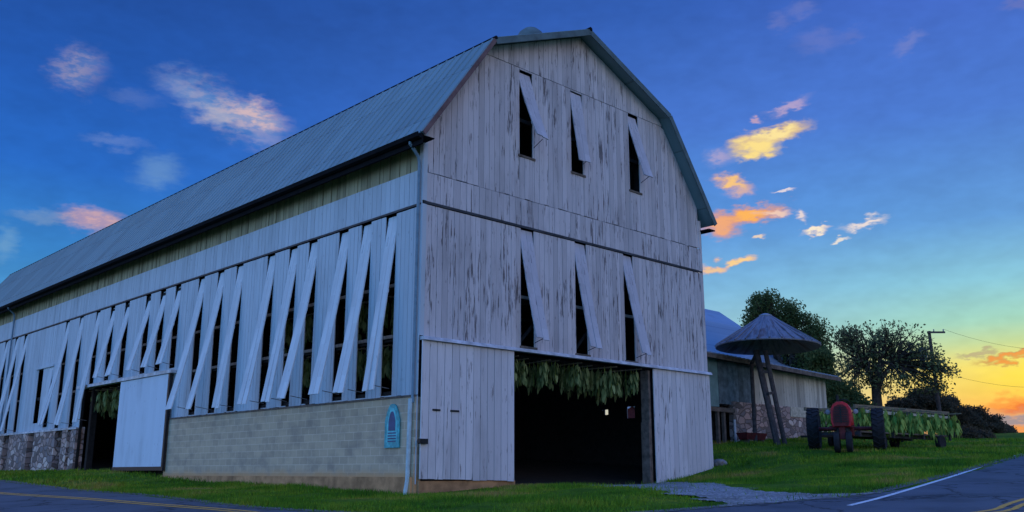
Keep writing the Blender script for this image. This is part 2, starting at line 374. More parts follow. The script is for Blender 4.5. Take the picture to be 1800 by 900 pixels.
# ------------------------------------------------------------------ terrain
def axis(lo, hi, fine_lo, fine_hi, st):
    a = list(np.arange(fine_lo, fine_hi + 1e-6, st)); s = st; x = a[0]
    while x > lo: s *= 1.18; x -= s; a.insert(0, x)
    s = st; x = a[-1]
    while x < hi: s *= 1.18; x += s; a.append(x)
    return np.array(a)
gx = axis(-900, 900, -34, 26, .25); gy = axis(-60, 1400, 14, 50, .25)
X, Y = np.meshgrid(gx, gy); Z = G0(X, Y) + EYE
near = (abs(X) < 80) & (Y < 115)
bump = .035 * np.sin(X * 1.7 + 2 * np.sin(Y * .9)) * np.sin(Y * 1.3 + X * .4) + .02 * np.sin(X * 4.1 + Y * 2.2) * np.sin(Y * 3.7 - X)
sd = road_sd(X, Y); onroad = (sd > .25) & (sd < RW - .25); ondrive = in_drive(X, Y) & in_drive(X - .25, Y) & in_drive(X + .25, Y) & in_drive(X, Y - .25) & in_drive(X, Y + .25)
flat = ((sd > -.6) & (sd < RW + .6)) | ondrive | in_barn(X, Y, .8)
Z = Z + np.where(flat, 0, bump) * near
Z = np.where(onroad, Z - .14, Z); Z = np.where(ondrive & ~onroad, Z - .05, Z)
V = np.stack([X.ravel(), Y.ravel(), Z.ravel()], 1); nx, ny = len(gx), len(gy)
ii = (np.arange(ny - 1)[:, None] * nx + np.arange(nx - 1)[None]).ravel()
Fq = np.stack([ii, ii + 1, ii + 1 + nx, ii + nx], 1)
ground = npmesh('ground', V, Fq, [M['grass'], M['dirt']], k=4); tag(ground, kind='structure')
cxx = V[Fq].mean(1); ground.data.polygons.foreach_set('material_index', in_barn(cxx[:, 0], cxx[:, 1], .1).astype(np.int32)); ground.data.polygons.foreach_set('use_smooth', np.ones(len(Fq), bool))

def strip(name, o0, o1, mt, lift, n=8, i0=0, i1=None, kind='structure'):
    m = MB(); idx = range(i0, i1 or len(ROAD)); idx = list(idx)
    for i in idx:
        for k in range(n + 1):
            o = o0 + (o1 - o0) * k / n; p = ROAD[i] + RN[i] * o
            m.v.append((p[0], p[1], G(p[0], p[1]) + lift))
    for a in range(len(idx) - 1):
        for k in range(n):
            q = a * (n + 1) + k; m.f.append((q, q + 1, q + n + 2, q + n + 1)); m.m.append(0)
    o = m.build(name, mt, smooth=True); tag(o, kind=kind); return o
# denser road samples so that it drapes closely
def dense(P, N, st=.5):
    L = np.concatenate([[0], np.cumsum(np.linalg.norm(np.diff(P, axis=0), axis=1))]); s = np.arange(0, L[-1], st)
    return np.stack([np.interp(s, L, P[:, k]) for k in range(2)], 1), np.stack([np.interp(s, L, N[:, k]) for k in range(2)], 1)
ROAD0 = ROAD
ROAD, RN = dense(ROAD, RN); RN /= np.linalg.norm(RN, axis=1)[:, None]
strip('road', 0, RW, M['asphalt'], .0, 14)
strip('gravel_shoulder', -.3, .02, M['shoulder'], .006, 2)
def gh(px, py):
    x, y, z = ray(px, py); t = .006
    while t < .06 and t * z > float(G0(t * x, t * y)): t += .00002
    return np.array([t * x, t * y])
def line_strip(name, P, o0, o1, mt, lift=.005):
    P = catmull(P, 12); P, _n = dense(P, P, .4); tt = np.gradient(P, axis=0); tt /= np.linalg.norm(tt, axis=1)[:, None]; N = np.stack([tt[:, 1], -tt[:, 0]], 1); m = MB()
    for p, n_ in zip(P, N):
        for o in (o0, o1): q = p + n_ * o; m.v.append((q[0], q[1], G(q[0], q[1]) + lift))
    for i in range(len(P) - 1): m.f.append((2 * i, 2 * i + 1, 2 * i + 3, 2 * i + 2)); m.m.append(0)
    tag(m.build(name, mt), kind='structure')
wl = [gh(*p) for p in ((1493, 889), (1560, 872), (1650, 845), (1720, 822), (1800, 797))]; k_ = int(np.argmin(((ROAD - wl[-1]) ** 2).sum(1)))
line_strip('white_edge_line', wl + [ROAD[k_ + j] + RN[k_ + j] * .35 for j in (24, 60, 110)], -.055, .055, M['wline'])
yl = [gh(*p) for p in ((0, 867), (200, 881), (400, 897))]; yr = [gh(*p) for p in ((1742, 900), (1800, 882))]
d_ = (yl[0] - yl[1]) / np.linalg.norm(yl[0] - yl[1]); dr = (yr[1] - yr[0]) / np.linalg.norm(yr[1] - yr[0])
YL = [yl[0] + d_ * 40, yl[0] + d_ * 15] + yl + [(-2.6, 15.6), (1.2, 13.6), (5.0, 14.1)] + yr + [yr[1] + dr * 8, ROAD[k_ + 12] + RN[k_ + 12] * 2.6, ROAD[k_ + 60] + RN[k_ + 60] * 2.6]
line_strip('yellow_centre_line', YL, -.17, -.06, M['yline']); line_strip('yellow_centre_line', YL, .06, .17, M['yline'])
# gravel drive
m = MB(); st = .12; x0, y0 = DRIVE.min(0); x1, y1 = DRIVE.max(0); idx = {}
xs = np.arange(x0 - .3, x1 + .3, st); ys = np.arange(y0 - .3, y1 + .3, st)
XX, YY = np.meshgrid(xs + st / 2, ys + st / 2); jit = .18 * np.sin(XX * 3.1) * np.sin(YY * 4.3)
ins = in_drive(XX, YY) & ~(road_sd(XX, YY) > .34)
for j in range(len(ys)):
    for i in range(len(xs)):
        if ins[j, i]:
            q = []
            for (a, b) in ((i, j), (i + 1, j), (i + 1, j + 1), (i, j + 1)):
                if (a, b) not in idx:
                    idx[(a, b)] = len(m.v); x = x0 - .3 + a * st; y = y0 - .3 + b * st; m.v.append((x, y, G(x, y) + .012))
                q.append(idx[(a, b)])
            m.f.append(tuple(q)); m.m.append(0)
tag(m.build('gravel_drive', M['gravel'], smooth=True), kind='structure')

# grass blades
def blades(N, seed, hmin, hmax, wd, reg, keep):
    r = np.random.default_rng(seed); x = r.uniform(reg[0], reg[1], N); y = r.uniform(reg[2], reg[3], N)
    k = (abs(x) < .62 * y + 1) & keep(x, y); x = x[k]; y = y[k]
    z = G0(x, y) + EYE - .03; n = len(x); h = r.uniform(hmin, hmax, n) * (1 + .5 * np.sin(x * 1.3) * np.sin(y * 1.1)); a = r.uniform(0, 2 * np.pi, n); w = wd * r.uniform(.6, 1.4, n) * (1 + y / 60)
    lx = r.normal(0, .35, n) * h; ly = r.normal(0, .35, n) * h
    A = np.stack([x - np.cos(a) * w, y - np.sin(a) * w, z], 1); Bb = np.stack([x + np.cos(a) * w, y + np.sin(a) * w, z], 1); Ct = np.stack([x + lx, y + ly, z + h], 1)
    return np.stack([A, Bb, Ct], 1).reshape(-1, 3)
def keepf(x, y):
    s = road_sd(x, y); e = np.random.default_rng(5).normal(0, .12, len(x))
    return ~((s + e > -.12) & (s < RW + .2)) & ~(in_drive(x + e, y - e) & (np.random.default_rng(6).uniform(0, 1, len(x)) > .03)) & ~in_barn(x, y, .03)
GV = np.concatenate([blades(230000, 1, .05, .13, .008, (-14, 16, 15, 31), keepf), blades(120000, 2, .06, .16, .012, (-26, 26, 30, 50), keepf)])
tag(npmesh('grass', GV, np.arange(len(GV)).reshape(-1, 3), M['blade']), 'short green grass on the verge and lawn round the barn', 'grass', kind='stuff')

# ------------------------------------------------------------------ the barn (local x along the gable, y along the long wall, z from eye level)
barn = empty('barn', (K[0], K[1], EYE), BROT)
tag(barn, 'big white tobacco barn with gambrel metal roof and tilted vent shutters', 'barn')
W = 13.0; LEN = 46.0
def prof(u):
    u = min(u, W - u)
    return 9.43 + u * 1.385 if u < 2.2 else 12.48 + (u - 2.2) * .4186
def boards(mb, a0, a1, z0, ztop, width, holes, put, jit=.008, raggedy=.0, gap=.012):
    """vertical boards between a0 and a1 from z0 up to ztop(a), leaving out the holes"""
    n = max(1, round((a1 - a0) / width)); w = (a1 - a0) / n
    cuts = sorted(set([a0 + i * w for i in range(n + 1)] + [c for h in holes for c in h[:2] if a0 < c < a1]))
    cc = [cuts[0]]
    for c in cuts[1:]:
        if c - cc[-1] > .035: cc.append(c)
        elif any(abs(c - q) < 1e-6 for h in holes for q in h[:2]) : cc[-1] = c
    cc[0] = a0; cc[-1] = a1
    for p, q in zip(cc[:-1], cc[1:]):
        mid = (p + q) / 2; d = rnd.uniform(0, jit); zb = z0(mid) if callable(z0) else z0
        zb += rnd.uniform(-raggedy, raggedy)
        segs = [(zb, None)]
        hs = sorted([h[2:4] for h in holes if h[0] - 1e-6 <= mid <= h[1] + 1e-6])
        cur = zb; out = []
        for h0, h1 in hs:
            if h0 > cur: out.append((cur, h0, False))
            cur = max(cur, h1)
        out.append((cur, None, True))
        for s0, s1, top in out:
            tp, tq = (ztop(p), ztop(q)) if top else (s1, s1)
            if min(tp, tq) - s0 < .02: continue
            put(mb, p + gap / 2, q - gap / 2, s0, tp, tq, d)
def put_g(mb, p, q, z0, tp, tq, d):
    y0, y1 = -.028 - d, -d
    mb.hexa([(p, y0, z0), (q, y0, z0), (q, y1, z0), (p, y1, z0), (p, y0, tp), (q, y0, tq), (q, y1, tq), (p, y1, tp)])
def put_s(mb, p, q, z0, tp, tq, d):
    x0, x1 = -.028 - d, -d
    mb.hexa([(x0, p, z0), (x1, p, z0), (x1, q, z0), (x0, q, z0), (x0, p, tp), (x1, p, tp), (x1, q, tq), (x0, q, tq)])
UPV = [(3.66, 4.22, 9.42, 12.22), (6.0, 6.56, 9.42, 12.22), (8.97, 9.51, 9.45, 12.25)]
MDV = [(3.70, 4.25, 3.57, 7.12), (6.09, 6.62, 3.56, 7.12), (8.49, 8.98, 3.54, 7.12)]
m = MB()
const = lambda z: (lambda a: z)
boards(m, .1, W - .1, 7.2, const(8.02), .24, [], put_g)
boards(m, .1, W - .1, 8.04, lambda a: min(prof(a), 12.26), .21, UPV, put_g, raggedy=.012)
boards(m, 2.1, W - 2.1, 12.28, lambda a: max(prof(a), 12.3), .22, [], put_g)
boards(m, .1, W - .1, 3.50, const(7.1), .2, MDV, put_g)
m.build('gable_wall', M['gable'], barn, label='weathered lilac white gable boards streaked with bare wood')
# lower gable: fixed boards behind the leaves, at both sides of the opening
m = MB()
boards(m, 12.72, W - .02, -.3, const(3.36), .2, [], put_g)
m.build('gable_end_boards', M['gable'], barn)
for q in ((.02, 3.2), (9.72, W - .02)):
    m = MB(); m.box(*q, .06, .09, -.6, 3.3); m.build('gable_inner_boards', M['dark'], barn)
# trims and door track
m = MB(); m.box(.0, W, -.06, -.03, 7.12, 7.18); m.build('gable_drip_board', M['darktrim'], barn)
m = MB(); m.box(-.02, W + .05, -.20, -.03, 3.38, 3.47); m.hexa([(-.02, -.26, 3.37), (W + .05, -.26, 3.37), (W + .05, -.2, 3.37), (-.02, -.2, 3.37), (-.02, -.24, 3.42), (W + .05, -.24, 3.42), (W + .05, -.2, 3.47), (-.02, -.2, 3.47)])
m.build('door_track', M['trim'], barn, label='pale horizontal door track over the big gable doorway')
for uv in UPV + MDV:
    m = MB(); m.box(uv[0] - .05, uv[1] + .1, -.06, -.03, uv[2] - .07, uv[2]); m.build('vent_sill', M['wood'], barn)
# leaves of the big doors
def leaf(u0, u1, zb, zt, name, lab, warp=0):
    d = MB(); n = round((u1 - u0) / .25); w = (u1 - u0) / n
    for i in range(n):
        a = u0 + i * w; b = a + w
        def zz(x): return zb(x) + rnd.uniform(-.012, .012)
        j = rnd.uniform(0, .006)
        za = zz(a); zc = zb(b) + (za - zb(a)); d.hexa([(a + .008, -.16 - j, za), (b - .008, -.16 - j, zc), (b - .008, -.13, zc), (a + .008, -.13, za), (a + .008, -.16 - j, zt), (b - .008, -.16 - j, zt), (b - .008, -.13, zt), (a + .008, -.13, zt)])
    o = d.build(name, M['door'], barn, label=lab)
    for z in (zb(u0) + .45, 1.5, 3.0): k = MB(); k.box(u0 + .05, u1 - .05, -.13, -.09, z, z + .14); k.build('ledge', M['wood'], o)
    return o
d1 = leaf(-.03, 3.30, lambda x: -.17 - .02 * x, 3.36, 'sliding_door', 'left leaf of the gable door with two dark hand slots')
for q in ((.34, .6), (.95, 1.25)):
    k = MB(); k.box(*q, -.185, -.163, 1.55, 1.60); k.build('hand_slot', M['black'], d1)
d2 = leaf(9.72, 12.98, lambda x: -.34 + max(0, x - 10.4) * .19, 3.36, 'sliding_door', 'right leaf of the gable door, cleaner boards, bottom cut along the bank')
m = MB(); m.box(-.12, .16, -.24, -.18, .70, .83); m.box(-.14, -.04, -.3, -.18, .72, .81); m.build('door_stop', M['black'], barn)
m = MB(); m.box(0.0, 3.4, -.10, .25, -1.2, -.22); m.build('footing', M['footing'], barn, bevel=.01)
m = MB(); m.box(9.7, W + .05, -.08, .25, -1.2, -.38); m.build('footing', M['footing'], barn, bevel=.01)
m = MB(); m.box(9.62, 9.72, -.02, .30, -1.0, 3.3); m.box(9.57, 9.62, -.02, .30, -.6, 1.6); m.build('door_jamb', M['wood'], barn)
m = MB(); m.box(3.22, 3.32, -.02, .2, -1.0, 3.3); m.build('door_jamb', M['wood'], barn)
# corner boards
m = MB(); m.box(-.04, .1, -.05, -.03, 7.2, 9.2); m.box(-.04, .1, -.05, -.03, 3.5, 7.1); m.box(-.055, -.035, -.03, .1, 1.95, 8.9); m.box(-.055, -.035, -.03, .12, -.3, 1.93); m.build('corner_board', M['side'], barn)
m = MB(); m.box(W - .1, W + .06, -.05, -.03, 3.5, 9.1); m.build('corner_board', M['gable'], barn)

# shutters
def shutter(side, a0, a1, zt, zb, piv, ang, mt, twist=0.0, curve=0.0):
    curve0 = curve; w = a1 - a0; L0 = zt - piv; L1 = piv - zb; m = MB(); n = 10
    cols = 2
    for c in range(cols):
        p = -w / 2 + c * w / cols + .004; q = p + w / cols - .008; curve = curve0 + rnd.uniform(-.0015, .0025); L1 = piv - zb + rnd.uniform(-.04, .03)
        for i in range(n):
            za = L0 - (L0 + L1) * i / n; zb_ = L0 - (L0 + L1) * (i + 1) / n
            da = -curve * max(0, -za) ** 2; db = -curve * max(0, -zb_) ** 2
            ta = twist * max(0, -za) ; tb = twist * max(0, -zb_)
            # along, out, z
            pts = [(p, db + tb * p, zb_), (q, db + tb * q, zb_), (q, db + tb * q + .036, zb_), (p, db + tb * p + .036, zb_), (p, da + ta * p, za), (q, da + ta * q, za), (q, da + ta * q + .036, za), (p, da + ta * p + .036, za)]
            m.hexa(pts)
    for z in (-L1 * .35, -L1 * .75):
        dd = -curve * z * z; m.box(-w / 2 + .02, w / 2 - .02, .03 + dd, .055 + dd, z - .05, z + .05)
    for xx in (-w * .3, w * .3): m.box(xx - .03, xx + .03, -.012, 0, -.12, .14)
    if side == 'g':
        o = m.build('vent_shutter', mt, barn, loc=((a0 + a1) / 2, -.05, piv), rot=(-ang, 0, 0))
    else:
        # local x->along wall(+v reversed), y->outward
        o = m.build('vent_shutter', mt, barn, loc=(-.05, (a0 + a1) / 2, piv)); o.rotation_mode = 'QUATERNION'
        q = Quaternion((0, 0, 1), -math.pi / 2) @ Quaternion((1, 0, 0), -ang); o.rotation_quaternion = q
    r = MB(); r.tube([(w * .3, .05, -L1 * .97), (w * .45, math.sin(ang) * L1 * .9, -L1 * .97 + .0)], .012, 5); r.build('prop_rod', M['steel'], o)
    return o
gcur = [(.14, .035, .02), (.085, 0, 0), (.15, .02, .012)]
for i, (uv, ang) in enumerate(zip(UPV, (R(17), R(9), R(16)))):
    shutter('g', uv[0] + .01, uv[1] - .01, uv[3] - .03, uv[2] + .3, uv[3] - .45, ang, M['gshutter'], twist=(.05, 0, .02)[i], curve=(.03, 0, .01)[i])
for i, (uv, ang) in enumerate(zip(MDV, (R(10), R(9.5), R(11)))):
    shutter('g', uv[0] + .01, uv[1] - .01, uv[3] - .03, uv[2] + .1, uv[3] - .55, ang, M['gshutter'], twist=.01, curve=.012)
SV = [1.13, 2.33, 3.50, 5.20, 6.38, 7.78, 9.93, 11.34, 12.87, 14.85, 16.22, 17.62, 19.80, 21.38, 23.1, 25.15, 26.98, 33.25, 34.8, 36.6, 38.2, 39.7]
SO = []
for v in SV:
    zb = 3.84 if 14.5 < v < 22 else 2.0
    if abs(v - 17.62) < .1: zb = 3.84
    SO.append((v, v + .50, zb, 7.05))
SHORT = (28.6, 29.15, 2.1, 5.0); RECT = (30.0, 30.75, 2.34, 5.0)
m = MB()
DO = (14.95, 24.25, -1, 3.62)      # the side doorway zone
boards(m, .13, 46, 7.15, const(8.1), .22, [], put_s)
boards(m, .13, 46, 1.96, const(7.05), .19, SO + [SHORT, RECT, DO], put_s, raggedy=.025)
m.build('side_wall', M['side'], barn, label='long blue white board wall with rows of tall vents')
m = MB(); boards(m, .0, 46, 8.12, const(8.98), .16, [], lambda mb, p, q, z0, tp, tq, d: mb.box(.05 - d * 2, .09, p, q, z0, tp), jit=.02)
m.build('eave_boards', M['tan'], barn, label='band of bare tan boards under the long eave')
m = MB(); m.box(-.06, -.03, 0, 46, 7.08, 7.13); m.build('side_drip_board', M['darktrim'], barn)
m = MB(); m.box(-.09, -.03, 28.5, 31.0, 5.0, 5.12); m.build('vent_lintel', M['side'], barn)
for i, s in enumerate(SO):
    tall = s[2] < 3
    ang = R(8.0 + rnd.uniform(-1.2, 1.2)) if tall else R(11.5 + rnd.uniform(-1, 1))
    shutter('s', s[0] + .01, s[1] - .03, s[3] - .02, s[2] - .02 + rnd.uniform(0, .12), 6.3, ang, M['shutter'], twist=rnd.uniform(-.02, .03), curve=rnd.uniform(-.003, .01))
shutter('s', SHORT[0], SHORT[1], 4.98, 2.15, 4.7, R(5), M['shutter'])
# frame behind the boards: posts and rails seen through the vents
m = MB()
for z in (2.05, 3.55, 5.02, 6.9): m.box(.06, .16, .1, 46, z - .07, z + .07) if z > 3.7 else (m.box(.06, .16, .1, 14.9, z - .07, z + .07), m.box(.06, .16, 24.4, 46, z - .07, z + .07))
for v in np.arange(4.6, 46, 4.75): m.box(.17, .42, v - .12, v + .12, -.3, 9.0)
for z in (5.03, 8.1, 10.6): m.box(.2 + 1.3 * (z > 9), W - .2 - 1.3 * (z > 9), .08, .18, z - .06, z + .06)
for u in (3.1, 9.9): m.box(u - .12, u + .12, .2, .42, -.5, 12.5)
for u in (.4, 4.4, 8.6, 12.6):
    for v in np.arange(9.3, 46, 9.5): m.box(u - .1, u + .1, v - .1, v + .1, -.8, 9)
for z in (3.45, 5.2, 7.0, 8.8):
    for v in np.arange(1.6, 46, 2.4): m.box(.2, W - .2, v - .05, v + .05, z, z + .12)
for (a, b) in ((3.6, 4.4), (6.0, 6.8)): m.beam((a, .14, 3.5), (b, .14, 4.3), .05, .09)
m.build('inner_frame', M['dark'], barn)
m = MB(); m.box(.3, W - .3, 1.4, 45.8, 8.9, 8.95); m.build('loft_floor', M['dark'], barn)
for z in (5.02, 3.6):
    for s in SO:
        if s[2] < z - .3: m = MB(); m.box(.0, .05, s[0], s[1], z - .045, z + .045); m.build('vent_rail', M['railw'], barn)
for s in MDV: m = MB(); m.box(s[0], s[1], .01, .05, 4.98, 5.07); m.build('vent_rail', M['railw'], barn)
# other walls
m = MB()
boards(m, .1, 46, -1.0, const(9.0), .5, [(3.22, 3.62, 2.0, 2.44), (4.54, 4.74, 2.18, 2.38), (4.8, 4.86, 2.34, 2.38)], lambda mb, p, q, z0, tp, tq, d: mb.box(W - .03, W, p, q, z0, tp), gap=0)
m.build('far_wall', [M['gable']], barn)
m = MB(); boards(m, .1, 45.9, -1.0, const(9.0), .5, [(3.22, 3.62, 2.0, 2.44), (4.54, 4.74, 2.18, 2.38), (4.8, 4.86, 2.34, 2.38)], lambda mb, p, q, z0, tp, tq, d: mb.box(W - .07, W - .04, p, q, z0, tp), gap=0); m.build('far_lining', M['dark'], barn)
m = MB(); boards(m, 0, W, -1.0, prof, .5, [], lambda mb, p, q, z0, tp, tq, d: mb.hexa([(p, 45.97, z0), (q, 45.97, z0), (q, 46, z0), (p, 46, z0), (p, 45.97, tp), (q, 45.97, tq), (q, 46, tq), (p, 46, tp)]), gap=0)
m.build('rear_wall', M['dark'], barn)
# foundations of the long side
m = MB(); m.box(-.10, .12, .0, 14.9, -1.2, 1.90); m.build('block_wall', M['block'], barn, label='painted concrete block wall with tan footing')
m = MB(); m.box(-.16, -.10, 0.05, 14.95, -1.2, -.12); m.build('footing', M['footing'], barn)
m = MB(); m.box(-.12, -.02, .0, 14.9, 1.90, 1.955); m.build('sill_board', M['wood'], barn)
slots = [(24.95, 25.35), (26.08, 27.0), (30.0, 30.9), (33.95, 34.85), (37.5, 38.4)]
m = MB(); c = 24.3
for a, b in slots + [(46, 46)]:
    if a > c: m.box(-.12, .25, c, a, -1.2, 1.9)
    c = b
slotb = MB()
m.build('stone_wall', M['stone'], barn, label='rubble stone base with dark upright slots')
m = MB(); m.box(-.14, -.02, 24.3, 46, 1.87, 1.95); m.box(-.02, .25, 24.3, 46, 1.9, 1.96); m.build('sill_board', M['trim'], barn)
# side doorway
m = MB(); n = 20; w = 4.6 / n
for i in range(n): m.box(-.21, -.18, 14.85 + i * w, 14.85 + (i + 1) * w - .002, .2, 3.6)
sd_ = m.build('sliding_door', M['sidedoor'], barn, label='pale blue side sliding door pushed open beside the dark doorway')
m = MB(); m.box(-.23, -.14, 14.72, 14.85, .05, 3.6); m.box(-.23, -.14, 14.85, 19.5, .06, .2); m.build('door_edge', M['black'], sd_)
m = MB(); m.box(-.26, -.04, 14.6, 24.4, 3.62, 3.74); m.build('door_track', M['trim'], barn)
m = MB(); m.box(-.02, .10, 24.25, 24.3, -.3, 3.6); m.build('door_jamb', M['dark'], barn)
m = MB(); m.box(.2, .26, 14.9, 19.2, -.6, 3.5); m.build('side_inner_boards', M['dark'], barn)
# roof
def roofpiece(pa, pb, name, y0=-.5, y1=46.4, th=.09, rib=True):
    m = MB(); (ua, za), (ub, zb) = pa, pb; d = Vector((ub - ua, zb - za)).normalized(); nrm = Vector((-d.y, d.x))
    if nrm.y < 0: nrm = -nrm
    m.prism([(ua, za), (ub, zb), (ub + nrm.x * th, zb + nrm.y * th), (ua + nrm.x * th, za + nrm.y * th)], y0, y1)
    if rib:
        for v in np.arange(y0 + .02, y1, .42):
            q0 = Vector((ua, za)) + nrm * th; q1 = Vector((ub, zb)) + nrm * th
            m.add([(q0.x, v, q0.y), (q1.x, v, q1.y), (q1.x, v + .05, q1.y), (q0.x, v + .05, q0.y), (q0.x + nrm.x * .03, v + .012, q0.y + nrm.y * .03), (q1.x + nrm.x * .03, v + .012, q1.y + nrm.y * .03), (q1.x + nrm.x * .03, v + .038, q1.y + nrm.y * .03), (q0.x + nrm.x * .03, v + .038, q0.y + nrm.y * .03)],
                  [(4, 5, 6, 7), (0, 1, 5, 4), (3, 2, 6, 7), (0, 3, 7, 4), (1, 2, 6, 5)])
    return m.build(name, M['roof'], barn)
E0 = (-.40, 8.88); B0 = (2.2, 12.51); PK = (6.5, 14.31); B1 = (W - 2.2, 12.51); E1 = (W + .36, 8.93)
roofpiece(E0, B0, 'lower_roof'); roofpiece(B0, PK, 'upper_roof'); roofpiece(PK, B1, 'upper_roof'); roofpiece(B1, E1, 'lower_roof')
def bargeboard(pa, pb, name, mt, h=.3, y0=-.54, y1=-.5, dz=.07):
    m = MB(); (ua, za), (ub, zb) = pa, pb; d = Vector((ub - ua, zb - za)).normalized(); nrm = Vector((-d.y, d.x)); nrm = nrm if nrm.y > 0 else -nrm
    a = Vector((ua, za)) + nrm * dz; b = Vector((ub, zb)) + nrm * dz
    m.prism([tuple(a), tuple(b), tuple(b - nrm * h), tuple(a - nrm * h)], y0, y1); return m.build(name, mt, barn)
M['tealtrim'] = col_mat('teal_trim', (.10, .15, .16), .7, var=.2, sc_=3); M['redtrim'] = col_mat('faded_red_trim', (.16, .10, .10), .8, var=.25, sc_=3)
bargeboard(E0, B0, 'rake_board', M['redtrim'], .13, dz=.09); bargeboard(B0, PK, 'rake_board', M['tealtrim'], .2, dz=.09)
bargeboard(PK, B1, 'rake_board', M['tealtrim'], .2, dz=.09); bargeboard(B1, E1, 'rake_board', M['tealtrim'], .2, dz=.09)
m = MB(); m.tube([(B0[0], -.55, B0[1] + .09), (B0[0], 46.4, B0[1] + .09)], .06, 6); m.tube([(6.5, -.55, 14.40), (6.5, 46.4, 14.40)], .08, 6); m.build('ridge_cap', M['gutter'], barn)
m = MB(); m.box(-.44, .0, -.45, 46, 8.84, 8.87); m.box(W, W + .4, -.45, 46, 8.7, 8.74); m.box(-.46, -.40, -.47, 46, 8.60, 8.9); m.build('soffit_shade_band', M['gutter'], barn)  # outer black face reaches lower to paint in the shade under the eave
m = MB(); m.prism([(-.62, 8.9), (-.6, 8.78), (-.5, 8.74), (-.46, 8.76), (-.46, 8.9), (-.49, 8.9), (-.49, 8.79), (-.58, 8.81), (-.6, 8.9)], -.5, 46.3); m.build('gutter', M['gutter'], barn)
def spout(v, mtop, zlow):
    m = MB(); m.tube([(-.50, v, 8.78), (-.50, v, 8.70), (-.16, v + .05, 8.42), (-.12, v + .06, 8.25), (-.12, v + .1, zlow if zlow > 0 else 1.75)], .045, 8)
    o = m.build('downspout', mtop, barn, smooth=True)
    return o
o = spout(-.02, M['spout'], -1)
m = MB(); m.tube([(-.16, .12, 1.85), (-.16, .16, -.2), (-.2, .22, -.66)], .06, 8); m.build('downspout_boot', M['spoutw'], barn, smooth=True)
spout(35.6, M['spout'], 1.9)
m = MB(); m.lathe([(.34, 14.2), (.34, 14.8), (.5, 14.86), (.52, 14.95), (.50, 15.1), (.42, 15.28), (.26, 15.42), (.12, 15.48), (.01, 15.5)], (6.5, 2.3, 0), n=20); m.build('roof_ventilator', M['tealtrim'], barn, smooth=True, label='round domed teal ventilator on the ridge')

# sign
sg = empty('arched_sign', (*(B(-.115, .90)), EYE + .62), BROT)
tag(sg, 'teal pointed arch plaque mounted on the block wall near the downspout', 'sign')
def arch(w, h, sh, n=8):
    P = [(-w / 2, 0), (w / 2, 0), (w / 2, h * sh)]
    for i in range(1, n + 1):
        t = i / n; P.append((w / 2 * (1 - t) ** .75, h * sh + (h - h * sh) * math.sin(t * math.pi / 2)))
    P += [(-x, z) for x, z in reversed(P[2:-1])]
    return P
m = MB(); m.prism([(p[0], p[1]) for p in arch(.64, 1.14, .62)], -.0, -.03, 'yz'); m.build('sign_board', M['signt'], sg)
m = MB(); m.prism([(p[0], p[1] + .14) for p in arch(.44, .90, .5)], -.031, -.034, 'yz'); m.build('sign_panel', M['signl'], sg)
m = MB(); m.prism([(p[0], p[1] + .44) for p in arch(.30, .5, .5)], -.035, -.038, 'yz')
for z in (.36, .29, .22, .15): m.box(-.038, -.035, -.19, .17, z, z + .035)
m.build('lettering', M['signd'], sg)

# ------------------------------------------------------------------ tobacco
def tobacco_mesh(seed, n=5, span=1.1, L=.95, leafmat=None, nl=30):
    r = np.random.default_rng(seed); Vs = []; Fs = []; k = 0
    for s in range(n):
        x0 = -span / 2 + span * (s + .5) / n + r.uniform(-.04, .04); y0 = r.uniform(-.03, .03); tilt = r.uniform(-.12, .12); Ls = L * r.uniform(.7, 1.12)
        for j in range(nl):
            zc = -.05 - (Ls * .8) * (j / nl) ; a = r.uniform(0, 2 * np.pi); ll = r.uniform(.16, .36) * (1.0 - .2 * j / nl); ww = ll * r.uniform(.10, .2)
            d = np.array([math.cos(a), math.sin(a)]); base = np.array([x0 + tilt * -zc, y0, zc]); pr = np.array([-d[1], d[0]])
            curv = r.uniform(.35, .75); S = 4
            for q in range(S + 1):
                t = q / S; out = .05 + ll * curv * (t - .35 * t * t) * .75; dz = -ll * (t ** 1.4) * .95
                wq = ww * math.sin(math.pi * (.12 + .86 * t)) + .004
                c = base + np.array([d[0] * out, d[1] * out, dz]); crinkle = r.uniform(-.012, .012)
                Vs += [c - np.array([*(pr * wq), crinkle]), c + np.array([*(pr * wq), crinkle])]
            for q in range(S): Fs.append((k + 2 * q, k + 2 * q + 1, k + 2 * q + 3, k + 2 * q + 2))
            k += 2 * (S + 1)
    return np.array(Vs), np.array(Fs)
protos = []
def tob_thing(seed, mt, span=1.1, n=5, L=.95):
    root = empty('tobacco_bundle'); V, Fc = tobacco_mesh(seed, n, span, L)
    npmesh('leaves', V, Fc, mt, root, k=4)
    st = MB()
    for s in range(n):
        x0 = -span / 2 + span * (s + .5) / n; st.tube([(x0, 0, .03), (x0, 0, -L * .85)], [.014, .008], 5)
    st.build('stalks', M['tobaccod'], root)
    b = MB(); b.box(-span / 2 - .1, span / 2 + .1, -.014, .014, -.02, .015); b.build('lath', M['stick'], root)
    return root
used = set()
def place_tob(i, x, y, z, rz, lab, grp, mt='tobacco', s=1.0):
    key = (i % 3, mt)
    if (key) not in protod: protod[key] = tob_thing(11 + i % 3 + (7 if mt != 'tobacco' else 0), M[mt]); o = protod[key]
    else: o = copy_tree(protod[key])
    o.location = (x, y, z); o.rotation_euler = (0, 0, rz); o.scale = (s, s, s); tag(o, lab, 'tobacco bundle', grp); return o
protod = {}
ORD = ['first', 'second', 'third', 'fourth', 'fifth', 'sixth', 'seventh', 'eighth', 'ninth', 'tenth', 'eleventh', 'twelfth']
